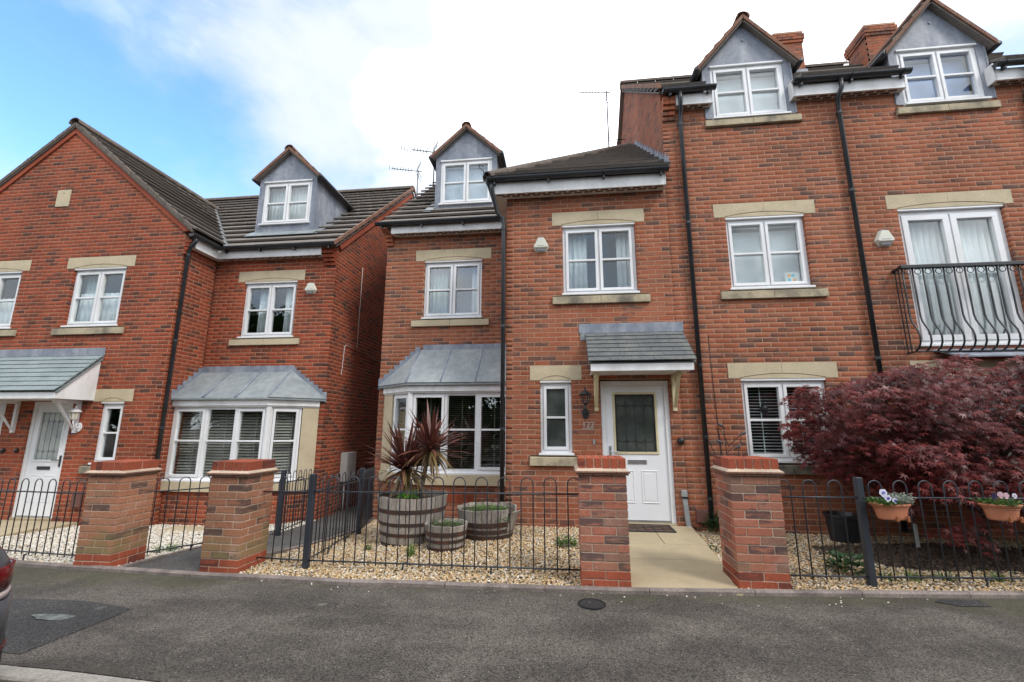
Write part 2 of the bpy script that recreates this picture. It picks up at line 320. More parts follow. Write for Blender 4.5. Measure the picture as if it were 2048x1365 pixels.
def asphalt(name, c1, c2, speck, moss):
    m, nt, N, L, bs = newmat(name); bs.inputs['Roughness'].default_value = 0.9; bs.inputs['Specular IOR Level'].default_value = 0.3; pos = geo_pos(N)
    b = sstep(N, L, noise(N, L, 1.1, 7, 0.62, pos, (0.7, 1.7, 1)), 0.38, 0.64); c = mixc(N, L, b, c1, c2)
    st = sstep(N, L, noise(N, L, 2.6, 5, 0.62, pos), 0.5, 0.72); c = mixc(N, L, math_(N, L, 'MULTIPLY', st, 0.42), c, tuple(x*1.6 for x in c2))
    v2 = N.new('ShaderNodeTexVoronoi'); v2.inputs['Scale'].default_value = 135; L.new(pos, v2.inputs['Vector']); s2 = N.new('ShaderNodeSeparateColor'); L.new(v2.outputs['Color'], s2.inputs[0])
    g = math_(N, L, 'ADD', math_(N, L, 'MULTIPLY', s2.outputs[0], 0.6), math_(N, L, 'MULTIPLY', noise(N, L, 110, 4, 0.8, pos), 0.4)); k = sstep(N, L, g, 0.15, 0.85, 0.32, 1.75); gc = N.new('ShaderNodeCombineColor'); [L.new(k, gc.inputs[i]) for i in range(3)]
    c = mixc(N, L, 1.0, c, gc.outputs[0], 'MULTIPLY')
    v = N.new('ShaderNodeTexVoronoi'); v.inputs['Scale'].default_value = 38; L.new(pos, v.inputs['Vector'])
    sp = sstep(N, L, v.outputs['Distance'], 0.10, 0.2, 1, 0)
    sel = N.new('ShaderNodeSeparateColor'); L.new(v.outputs['Color'], sel.inputs[0]); sp = math_(N, L, 'MULTIPLY', sp, sstep(N, L, sel.outputs[0], 0.84, 0.90))
    c = mixc(N, L, math_(N, L, 'MULTIPLY', sp, speck), c, (0.36, 0.34, 0.30))
    v3 = N.new('ShaderNodeTexVoronoi'); v3.inputs['Scale'].default_value = 2.3; L.new(pos, v3.inputs['Vector']); s3 = N.new('ShaderNodeSeparateColor'); L.new(v3.outputs['Color'], s3.inputs[0])
    wob = math_(N, L, 'ADD', v3.outputs['Distance'], math_(N, L, 'MULTIPLY', noise(N, L, 14, 3, .6, pos), .12))
    gum = math_(N, L, 'MULTIPLY', sstep(N, L, wob, .11, .17, 1, 0), sstep(N, L, s3.outputs[1], .45, .6)); c = mixc(N, L, math_(N, L, 'MULTIPLY', gum, .45 if moss else .2), c, (0.22, 0.205, 0.17))
    dk = sstep(N, L, noise(N, L, .7, 6, .65, pos, (1.4, .8, 1)), .52, .68); c = mixc(N, L, math_(N, L, 'MULTIPLY', dk, .38), c, tuple(x*.5 for x in c1))
    if moss:
        sx = N.new('ShaderNodeSeparateXYZ'); L.new(pos, sx.inputs[0])
        near = sstep(N, L, sx.outputs['Y'], -3.0, -2.3, 0.0, 0.36)
        ms = sstep(N, L, math_(N, L, 'ADD', noise(N, L, 1.6, 6, 0.65, pos), near), 0.56, 0.86)
        c = mixc(N, L, math_(N, L, 'MULTIPLY', ms, moss), c, (0.060, 0.058, 0.028))
    L.new(c, bs.inputs['Base Color']); bump(N, L, bs, g, 0.6, 0.006); return m
M['asphalt'] = asphalt('pavement_asphalt', (0.055, 0.047, 0.040), (0.095, 0.082, 0.069), 0.8, 0.5)
M['asphalt_patch'] = asphalt('asphalt_patch', (0.034, 0.032, 0.031), (0.044, 0.041, 0.039), 0.6, 0)
M['asphalt_road'] = asphalt('road_asphalt', (0.070, 0.066, 0.063), (0.088, 0.083, 0.078), 0.3, 0)
M['concrete_kerb'] = basic('concrete_kerb', (0.30, 0.27, 0.235), 0.9, (0.21, 0.19, 0.16), 2.5, fine=(60, 0.2), bmp=(90, 0.4))
M['edging'] = basic('pinkish_edging', (0.23, 0.185, 0.165), 0.9, (0.12, 0.098, 0.086), 4, fine=(70, 0.2), bmp=(80, 0.4))
M['slab'] = basic('buff_paving_slab', (0.42, 0.34, 0.215), 0.85, (0.35, 0.28, 0.175), 1.6, fine=(60, 0.06), bmp=(100, 0.15))
M['soil'] = basic('soil', (0.05, 0.036, 0.026), 0.95, (0.09, 0.065, 0.045), 12, bmp=(60, 0.6, 0.01))
M['gravel_bed'] = basic('gravel_bed', (0.20, 0.155, 0.10), 0.95, (0.10, 0.075, 0.05), 40, bmp=(60, 0.6, 0.01))
def gravel_mat(name, stops):
    m, nt, N, L, bs = newmat(name); bs.inputs['Roughness'].default_value = 0.75; at = N.new('ShaderNodeAttribute'); at.attribute_name = 'bc'
    r = ramp(N, stops); L.new(at.outputs['Fac'], r.inputs['Fac']); L.new(r.outputs[0], bs.inputs['Base Color']); return m
M['gravel'] = gravel_mat('golden_gravel', [(0, (0.50, 0.33, 0.15)), (0.25, (0.55, 0.41, 0.23)), (0.42, (0.38, 0.21, 0.08)), (0.58, (0.60, 0.51, 0.36)), (0.72, (0.27, 0.18, 0.10)), (0.88, (0.72, 0.67, 0.58)), (1, (0.19, 0.135, 0.09))])
M['gravel_white'] = gravel_mat('pale_gravel', [(0, (0.64, 0.58, 0.48)), (0.3, (0.74, 0.70, 0.62)), (0.55, (0.52, 0.43, 0.32)), (0.75, (0.80, 0.78, 0.72)), (0.9, (0.36, 0.30, 0.24)), (1, (0.6, 0.46, 0.3))])
# ------------------------------------------------------------------ ground shape
KX = [-14, -6.63, -5.46, -4.37, -3.52, -3.06, -1.91, -0.6, 0.54, 1.9, 2.84, 3.85, 11]
KY = [-1.06, -1.97, -2.13, -2.28, -2.41, -2.445, -2.585, -2.58, -2.53, -2.41, -2.317, -2.215, -1.46]
def kerb_y(x): return float(np.interp(x, KX, KY))
def zg(x, y):
    g = max(-0.033*(-1.5-x), -0.15) if x < -1.5 else 0.0
    t = min(max((-0.8-x)/2.4, 0), 1); s = t*t*(3-2*t)
    return g-0.05*s*(min(max(y, -2.2), 1.0)+2.2)
def sheet(name, xs, yf, m, dz=0.0, ny=8, parent=None):
    """grid between yf(x)=(y0,y1) that follows the ground"""
    mb = MB(); n = ny+1
    for x in xs:
        y0, y1 = yf(x)
        for j in range(n):
            y = y0+(y1-y0)*j/ny; mb.v.append((x, y, zg(x, y)+dz))
    for i in range(len(xs)-1):
        for j in range(ny): mb.f.append((i*n+j, (i+1)*n+j, (i+1)*n+j+1, i*n+j+1))
    mb.a = [0]*len(mb.f)
    return mb.build(name, m, parent, smooth=True)
def struct(o): o['kind'] = 'structure'; return o
xs_all = [round(-14+0.25*i, 3) for i in range(101)]
mb = MB(); mb.poly([(-900, -900, -0.75), (900, -900, -0.75), (900, 900, -0.75), (-900, 900, -0.75)])
struct(mb.build('ground', M['soil']))
mb = MB()
struct(sheet('road', [-60, -30]+xs_all+[30, 60], lambda x: (kerb_y(x)-1.83-7.5, kerb_y(x)-1.83), M['asphalt_road'], -0.11))
struct(sheet('far_pavement', [-60, -30]+xs_all+[30, 60], lambda x: (kerb_y(x)-1.83-60, kerb_y(x)-1.83-7.5), M['asphalt'], 0.0))
pav = struct(sheet('pavement', [-60, -30]+xs_all+[30, 60], lambda x: (kerb_y(x)-1.69, kerb_y(x)), M['asphalt'], 0.0))
pt = [(-5.3, -3.02), (-4.64, -3.03), (-4.2, -3.06), (-3.9, -3.13), (-3.58, -3.22), (-3.62, -3.97), (-5.3, -3.85)]
mb = MB(); mb.poly([(x, y, zg(x, y)+0.004) for x, y in pt]); mb.build('pavement_patch', M['asphalt_patch'], pav)
M['paint_mark'] = basic('faded_paint', (0.15, 0.172, 0.16), 0.8, (0.07, 0.07, 0.066), 22, 0.35, 0.6)
mb = MB(); mb.poly([(-4.08+0.20*math.cos(a)*(1+0.25*math.sin(3*a)), -3.41+0.055*math.sin(a), zg(-4.08, -3.4)+0.009) for a in np.linspace(0, 6.1, 18)]); mb.build('paint_mark', M['paint_mark'], pav)
mb = MB(); mb.poly([(3.1, -2.38, .005), (3.42, -2.36, .005), (3.4, -2.5, .005), (3.15, -2.52, .005), (3.02, -2.44, .005)]); mb.build('pavement_patch', M['asphalt_patch'], pav)
# road kerb stones and garden edging: pieces
def stones(name, part, x0, x1, step, yoff, wdt, z0, z1, m, gap=0.006):
    root = MB(); x = x0
    e = bpy.data.objects.new(name, None); link(e, None, T(x0, kerb_y(x0)+yoff, 0)); e['kind'] = 'structure'
    while x < x1:
        xb = min(x+step, x1); mb = MB(); n = 4; rows = []
        for i in range(n+1):
            xx = x+gap/2+(xb-x-gap)*i/n; y = kerb_y(xx)+yoff; g = zg(xx, min(y, -2.2)); c = 0.012
            rows.append([(xx, y-wdt/2, g+z0), (xx, y-wdt/2, g+z1-c), (xx, y-wdt/2+c, g+z1), (xx, y+wdt/2-c, g+z1), (xx, y+wdt/2, g+z1-c), (xx, y+wdt/2, g+z0)])
        for r in rows: mb.v += r
        for i in range(n):
            for j in range(5): mb.f.append((i*6+j, (i+1)*6+j, (i+1)*6+j+1, i*6+j+1))
        mb.f += [tuple(range(6)), tuple(range(n*6, n*6+6))]; mb.a = [0]*len(mb.f)
        mb.build(part, m, e); x = xb
stones('road_kerb', 'kerb_stone', -12.3, 6, 0.915, -1.76, 0.125, -0.25, 0.006, M['concrete_kerb'])
stones('garden_edging', 'edging_stone', -12.8, 9, 0.9, -0.01, 0.07, -0.2, 0.04, M['edging'])

# ------------------------------------------------------------------ brick laying
BRICK_MESH = {}
def brick_geo(wd, h, d=0.1, c=0.0022):
    x, z = wd/2, h/2
    v = [(-x, d, -z), (x, d, -z), (x, d, z), (-x, d, z), (-x, c, -z), (x, c, -z), (x, c, z), (-x, c, z), (-x+c, 0, -z+c), (x-c, 0, -z+c), (x-c, 0, z-c), (-x+c, 0, z-c)]
    f = [(8, 9, 10, 11), (4, 5, 9, 8), (5, 6, 10, 9), (6, 7, 11, 10), (7, 4, 8, 11), (0, 1, 5, 4), (1, 2, 6, 5), (2, 3, 7, 6), (3, 0, 4, 7)]
    return v, f
def brick_mesh(wd, h, ci, m, d=0.1):
    key = (round(wd, 3), round(h, 3), round(d, 3), ci, m.name)
    if key not in BRICK_MESH:
        v, f = brick_geo(wd, h, d); b = MB(); b.add(v, f, (ci+0.5)/24)
        BRICK_MESH[key] = b.mesh('brick', m, attr='bc')
    return BRICK_MESH[key]
def pick_colour():
    r = random.random()
    if r < 0.64: return random.randint(0, 14)
    if r < 0.91: return random.randint(12, 20)
    return random.randint(19, 23)
CI = cam.matrix_world.inverted()
def in_view(p):
    q = CI @ Vector(p)
    if q.z > -0.5: return None
    x, y = q.x/-q.z*887.5+1024, 682.5-q.y/-q.z*887.5
    return (x, y, -q.z) if -10 < x < 2058 and -10 < y < 1375 else None
class Wall:
    """collects bricks of one house; finish() makes objects of the largest and one joined rest"""
    def __init__(s, house, core_mat, brick_mat): s.h = house; s.cm = core_mat; s.bm = brick_mat; s.b = []; s.core = MB()
    def lay(s, ox, oy, ang, u0, u1, z0, z1, zbase, openings=(), clip=None, phase=0.0, laid=True, thick=0.1, vis=1.0, core=True, lim=None):
        """wall face starting at (ox,oy); u runs along ang, inward is +90 degrees of ang; clip(z)->(ua,ub)"""
        Mw = T(ox, oy, 0, ang); r0 = int(math.floor((z0-zbase)/0.075+0.001)); r1 = int(math.ceil((z1-zbase)/0.075-0.001)); prev = None
        def emit(iv, za, zb):
            for a, b in iv:
                if b-a < 0.02: continue
                pts = [Mw @ Vector(p) for p in ((a+.004, .0028, za), (b-.004, .0028, za), (b-.004, thick, za), (a+.004, thick, za), (a+.004, .0028, zb), (b-.004, .0028, zb), (b-.004, thick, zb), (a+.004, thick, zb))]
                s.core.hexa(pts)
        start = None
        for r in range(r0, r1):
            za = zbase+r*0.075; zm = za+0.0375; a, b = u0, u1
            if clip:
                c = clip(zm)
                if c is None: iv = []
                else: iv = [(max(a, c[0]), min(b, c[1]))]
            else: iv = [(a, b)]
            for (x0, x1, q0, q1) in openings:
                if q0 < zm < q1:
                    n = []
                    for (p, q) in iv:
                        if x1 <= p or x0 >= q: n.append((p, q)); continue
                        if x0 > p: n.append((p, x0))
                        if x1 < q: n.append((x1, q))
                    iv = n
            iv = [(p, q) for p, q in iv if q-p > 0.02]
            if iv != prev:
                if prev and core: emit(prev, start, za)
                prev, start = iv, za
            if not laid: continue
            off = phase+(0.1125 if r % 2 else 0)
            for p, q in iv:
                k = math.floor((p-off)/0.225)
                while True:
                    sa = off+k*0.225+0.005; sb = sa+0.215; k += 1
                    if sa >= q: break
                    sa, sb = max(sa, p), min(sb, q)
                    if sb-sa < 0.014: continue
                    if lim and sa > lim: continue
                    s.b.append((Mw @ Vector(((sa+sb)/2, random.uniform(-0.0012, 0.0012), za+0.0425)), ang, sb-sa, pick_colour(), vis))
        if prev and core: emit(prev, start, zbase+r1*0.075)
    def finish(s, n_obj=300):
        wall = s.core.build('wall', s.cm, s.h)
        sc = []
        for i, (c, a, wd, ci, vis) in enumerate(s.b):
            q = in_view(c); sc.append((-(vis*wd/(q[2]**2)) if q else 1, i))
        sc.sort(); chosen = set(i for v, i in sc[:n_obj] if v < 0)
        V, F, A = [], [], []; base = 0
        for i, (c, a, wd, ci, vis) in enumerate(s.b):
            if i in chosen:
                wq = round(wd, 2) if wd < 0.2145 else 0.215
                place('brick', brick_mesh(wq, 0.0625, ci, s.bm), wall, T(c.x, c.y, c.z, a)); continue
            v, f = brick_geo(wd, 0.0625); ca, sa = math.cos(a), math.sin(a)
            v = np.array(v); V.append(np.stack([c.x+v[:, 0]*ca-v[:, 1]*sa, c.y+v[:, 0]*sa+v[:, 1]*ca, c.z+v[:, 2]], 1))
            F.append(np.array(f)+base); base += 12; A += [(ci+random.random())/24]*9
        np_mesh('bricks', np.concatenate(V), np.concatenate(F), s.bm, wall, 'bc', A, kind='stuff')
        return wall

# ------------------------------------------------------------------ roofs
TILES = {}
class Roof:
    def __init__(s, house, m, name='roof'): s.h = house; s.m = m; s.t = []; s.deck = MB(); s.name = name
    def plane(s, o, u, sl, length, urange, gauge=0.40, tw=0.33, tiled=True, deck=True):
        """o eave origin, u along the eave, sl unit vector up the slope, urange(s)->(a,b)"""
        o, u, sl = Vector(o), Vector(u), Vector(sl); n = u.cross(sl).normalized()
        if n.z < 0: n = -n
        if deck:
            for k in range(6):
                s0, s1 = length*k/6, length*(k+1)/6; a0, b0 = urange(s0); a1, b1 = urange(s1)
                if b0-a0 < 0.01 and b1-a1 < 0.01: continue
                q = [o+u*a0+sl*s0-n*.03, o+u*b0+sl*s0-n*.03, o+u*b1+sl*s1-n*.03, o+u*a1+sl*s1-n*.03]
                s.deck.hexa([tuple(p-n*.02) for p in q]+[tuple(p) for p in q])
        if not tiled: return
        rows = int(math.ceil(length/gauge))
        for i in range(rows):
            s0 = i*gauge; s1 = min(s0+gauge+0.05, length); a0, b0 = urange(s0); a1, b1 = urange(s1); off = tw/2 if i % 2 else 0
            lo, hi = min(a0, a1), max(b0, b1); k = math.floor((lo-off)/tw)
            while off+k*tw < hi:
                ua, ub = off+k*tw+0.002, off+(k+1)*tw-0.002; k += 1
                p0, q0 = max(ua, a0), min(ub, b0); p1, q1 = max(ua, a1), min(ub, b1)
                if q0-p0 < 0.02 and q1-p1 < 0.02: continue
                if q0 < p0: p0 = q0 = (p0+q0)/2
                if q1 < p1: p1 = q1 = (p1+q1)/2
                j = random.uniform(-.0012, .0012); h0, h1 = min(.078, .2*gauge)+j, 0.004; th = min(.042, .11*gauge)
                B = [o+u*p0+sl*(s0-.01+j)+n*h0, o+u*q0+sl*(s0-.01+j)+n*h0, o+u*q1+sl*s1+n*h1, o+u*p1+sl*s1+n*h1]
                A_ = [p-n*th for p in B]
                s.t.append((A_+B, .3+.4*random.random()))
    def finish(s, n_obj=150):
        deck = s.deck.build(s.name, s.m, s.h)
        sc = []
        for i, (p, a) in enumerate(s.t):
            c = sum(p, Vector())/8; q = in_view(c); sc.append((q[2] if q else 999, i))
        sc.sort(); chosen = set(i for v, i in sc[:n_obj] if v < 900)
        V, F, A = [], [], []; base = 0
        for i, (p, a) in enumerate(s.t):
            if i in chosen:
                b = MB(); b.hexa([tuple(q) for q in p], a); b.build('tile', s.m, deck, attr='bc'); continue
            V.append(np.array([tuple(q) for q in p])); F.append(np.array([(0, 3, 2, 1), (4, 5, 6, 7), (0, 1, 5, 4), (1, 2, 6, 5), (2, 3, 7, 6), (3, 0, 4, 7)])+base); base += 8; A += [a]*6
        if V: np_mesh('tiles', np.concatenate(V), np.concatenate(F), s.m, deck, 'bc', A, kind='stuff')
        return deck
def ridge_line(house, p0, p1, m, r=0.115, step=0.45, name='ridge_tile', thing_parent=None):
    p0, p1 = Vector(p0), Vector(p1); d = p1-p0; n = max(1, int(round(d.length/step)))
    for i in range(n):
        a, b = p0+d*(i/n), p0+d*((i+1)/n)-d.normalized()*0.008
        t = d.normalized(); side = t.cross(Vector((0, 0, 1))).normalized(); upv = side.cross(t); mb = MB(); prof = []
        for k in range(9):
            an = math.pi*(k/8)*1.1-0.05*math.pi; prof.append(side*math.cos(an)*r*1.15+upv*(math.sin(an)*r-0.03))
        for q in (a, b):
            for e in prof: mb.v.append(tuple(q+e))
            for e in prof: mb.v.append(tuple(q+e*0.82))
        K = 9
        for k in range(K-1):
            mb.f += [(k, k+1, 2*K+k+1, 2*K+k), (K+k, 3*K+k, 3*K+k+1, K+k+1), (k, K+k, K+k+1, k+1), (2*K+k, 2*K+k+1, 3*K+k+1, 3*K+k)]
        mb.f += [(0, 2*K, 3*K, K), (K-1, 2*K-1, 4*K-1, 3*K-1)]
        mb.a = [random.random()]*len(mb.f); mb.build(name, m, house, attr='bc', smooth=False)
def gutter(house, p0, p1, m=None, r=0.06):
    m = m or M['black_plastic']; p0, p1 = Vector(p0), Vector(p1); d = (p1-p0).normalized(); side = d.cross(Vector((0, 0, 1))).normalized(); mb = MB(); K = 9
    for q in (p0, p1):
        for rr in (r, r*0.88):
            for k in range(K):
                a = math.pi+math.pi*k/(K-1); mb.v.append(tuple(q+side*math.cos(a)*rr+Vector((0, 0, math.sin(a)*rr))))
    for k in range(K-1): mb.f += [(k, k+1, 2*K+k+1, 2*K+k), (K+k, 3*K+k, 3*K+k+1, K+k+1)]
    mb.f += [(0, 2*K, 3*K, K), (K-1, 2*K-1, 4*K-1, 3*K-1), tuple(range(K)), tuple(range(2*K, 3*K))]
    mb.a = [0]*len(mb.f); g = mb.build('gutter', m, house)
    L_ = (p1-p0).length; n = max(2, int(L_/0.8)+1)
    for i in range(n):
        q = p0+d*(0.12+(L_-0.24)*i/(n-1)); mb = MB(); mb.tube([q+side*r*1.04*math.cos(math.pi+math.pi*k/8)+Vector((0, 0, r*1.04*math.sin(math.pi+math.pi*k/8))) for k in range(9)], 0.008, 5)
        mb.box(q.x-.014, q.x+.014, q.y-.014, q.y+.05, q.z-r-.05, q.z-r+.01) if abs(d.x) > .5 else None
        mb.build('gutter_bracket', m, g)
    return g
def downpipe(house, pts, r=0.034, clips=(), outdir=(0, 1, 0), name='downpipe'):
    mb = MB(); mb.tube(pts, r, 12); p = mb.build(name, M['black_plastic'], house, smooth=True)
    for c in clips:
        mb = MB(); mb.tube([(c[0], c[1], c[2]-.02), (c[0], c[1], c[2]+.02)], r+.009, 12); o = Vector(outdir)
        mb.tube([Vector(c), Vector(c)+o*0.09], 0.013, 6); mb.build('pipe_clip', M['black_plastic'], p)
    return p

# ------------------------------------------------------------------ windows
def window(house, Mw, w, h, lights, transom=0.5, fr=0.045, sash=0.048, name='window', vent=True, cill=True, pane_mat=None, rec=0.055, dark_gap=True):
    """local: x along (0..w), y inward, z up (0..h). lights: list of (x0,x1,has_sash)"""
    mb = MB(); y0, y1 = rec, rec+0.07
    mb.box(0, w, y0, y1, 0, fr); mb.box(0, w, y0, y1, h-fr, h); mb.box(0, fr, y0, y1, fr, h-fr); mb.box(w-fr, w, y0, y1, fr, h-fr)
    for i in range(len(lights)-1):
        a, b = lights[i][1], lights[i+1][0]; mb.box(a, b, y0-.002, y1, fr, h-fr)
    panes = []
    for (a, b, s) in lights:
        k = sash if s else 0.014; ys = y0-0.016 if s else y0+0.006; e = 0.004
        mb.box(a+e, b-e, ys, y1-.01, fr+e, fr+k); mb.box(a+e, b-e, ys, y1-.01, h-fr-k, h-fr-e)
        mb.box(a+e, a+k, ys, y1-.01, fr+k, h-fr-k); mb.box(b-k, b-e, ys, y1-.01, fr+k, h-fr-k)
        zi, zj = fr+k, h-fr-k
        if transom:
            zt = h*transom; mb.box(a+k, b-k, ys+.004, y1-.012, zt-.016, zt+.016)
            panes += [(a+k, b-k, zi, zt-.016), (a+k, b-k, zt+.016, zj)]
        else: panes.append((a+k, b-k, zi, zj))
    if vent: mb.box(-0.01, w+0.01, 0.005, y0+.01, h-0.002, h+0.03)
    if cill: mb.box(-0.025, w+0.025, -0.025, y0+.01, -0.028, 0.004)
    f = mb.build(name, M['upvc'], house, Mw, bevel=0.004)
    for (a, b, c, d) in panes:
        p = MB(); p.box(a-.004, b+.004, y0+.028, y0+.034, c-.004, d+.004); p.build('pane', pane_mat or M['glass'], f, Mw)
    return f
def two_light(w): return [(0.045, w/2-0.008, True), (w/2+0.008, w-0.045, True)]
def lintel(house, x0, x1, y, z0, z1, arch=None, joint=True):
    """two stones with a shallow arch cut over the opening arch=(xa,xb)"""
    parts = [(x0, (x0+x1)/2-.002), ((x0+x1)/2+.002, x1)] if joint else [(x0, x1)]
    rise = 0.06
    def az(x):
        if not arch or x <= arch[0] or x >= arch[1]: return z0
        c, hw = (arch[0]+arch[1])/2, (arch[1]-arch[0])/2; return z0+0.012+rise*(1-((x-c)/hw)**2)
    for a, b in parts:
        xs = [a]+([arch[0]-1e-4, arch[0]+1e-4] if arch and a < arch[0] < b else [])+[a+(b-a)*k/14 for k in range(1, 14)]+([arch[1]-1e-4, arch[1]+1e-4] if arch and a < arch[1] < b else [])+[b]
        xs = sorted(set(xs)); mb = MB()
        for yy in (y-.006, y+.095):
            for x in xs: mb.v += [(x, yy, az(x)), (x, yy, z1)]
        n = len(xs)*2
        for i in range(len(xs)-1):
            k = 2*i; mb.f += [(k, k+2, k+3, k+1), (n+k, n+k+1, n+k+3, n+k+2), (k, n+k, n+k+2, k+2), (k+1, k+3, n+k+3, n+k+1)]
        mb.f += [(0, 1, n+1, n), (n-2, 2*n-2, 2*n-1, n-1)]; mb.a = [0]*len(mb.f)
        mb.build('lintel', M['stone'], house)
    if arch:
        mb = MB(); xs = [arch[0]+(arch[1]-arch[0])*k/20 for k in range(21)]
        pts = [(arch[0], y-.001, z0-.004)]+[(x, y-.001, az(x)-.007 if 0 < k < 20 else z0+.002) for k, x in enumerate(xs)]+[(arch[1], y-.001, z0-.004)]
        mb.prism(pts, (0, .05, 0)); mb.build('lintel_infill', M['stone'], house)
def sill(house, x0, x1, y, z0, z1, m=None, out=0.05, joint=True):
    for a, b in ([(x0, (x0+x1)/2-.002), ((x0+x1)/2+.002, x1)] if joint else [(x0, x1)]):
        mb = MB(); mb.hexa([(a, y-out, z0), (b, y-out, z0), (b, y+.1, z0), (a, y+.1, z0), (a, y-out, z1-.03), (b, y-out, z1-.03), (b, y+.1, z1-.005), (a, y+.1, z1-.005)])
        mb.build('sill', m or M['stone_sill'], house, bevel=0.006)
def curtain(name, label, x0, x1, y, z0, z1, m, folds=6, amp=0.02, group=None):
    mb = MB(); n = max(8, folds*8); 
    for k in range(n+1):
        x = x0+(x1-x0)*k/n; yy = y+amp*math.sin(folds*2*math.pi*k/n)+random.uniform(-.002, .002); mb.v += [(x, yy, z0), (x, yy, z1)]
    mb.f = [(2*i, 2*i+2, 2*i+3, 2*i+1) for i in range(n)]; mb.a = [0]*n
    o = mb.build(name, m, smooth=True); md = o.modifiers.new('solid', 'SOLIDIFY'); md.thickness = 0.003
    return tag(o, label, 'curtain', group)
def slat_blind(label, Mw, w, z0, z1, m, pitch=0.045, depth=0.04, tilt=0.2, drop=0.0, cords=2, group=None, solid=False):
    root = bpy.data.objects.new('window_blind', None); link(root, None, Mw); tag(root, label, 'blind', group)
    mb = MB(); mb.box(0, w, 0.0, 0.05, z1-.045, z1); mb.build('headrail', m, root, Mw)
    if solid:
        mb = MB(); n = int((z1-z0-.05)/pitch)
        for i in range(n):
            z = z0+i*pitch; mb.hexa([(0, .02, z), (w, .02, z), (w, .026, z), (0, .026, z), (0, .012, z+pitch*.97), (w, .012, z+pitch*.97), (w, .018, z+pitch*.97), (0, .018, z+pitch*.97)])
        mb.build('slats', m, root, Mw); return root
    mb = MB(); z = z0+drop; c, s = math.cos(tilt)*depth/2, math.sin(tilt)*depth/2
    while z < z1-.05:
        mb.hexa([(0, .03-c, z-s-.0015), (w, .03-c, z-s-.0015), (w, .03+c, z+s-.0015), (0, .03+c, z+s-.0015), (0, .03-c, z-s+.0015), (w, .03-c, z-s+.0015), (w, .03+c, z+s+.0015), (0, .03+c, z+s+.0015)]); z += pitch
    mb.build('slats', m, root, Mw)
    for k in range(cords):
        x = w*(k+.5)/cords; mb = MB(); mb.box(x-.006, x+.006, .03-depth*.55, .03-depth*.5, z0, z1-.04); mb.build('ladder_tape', m, root, Mw)
    return root

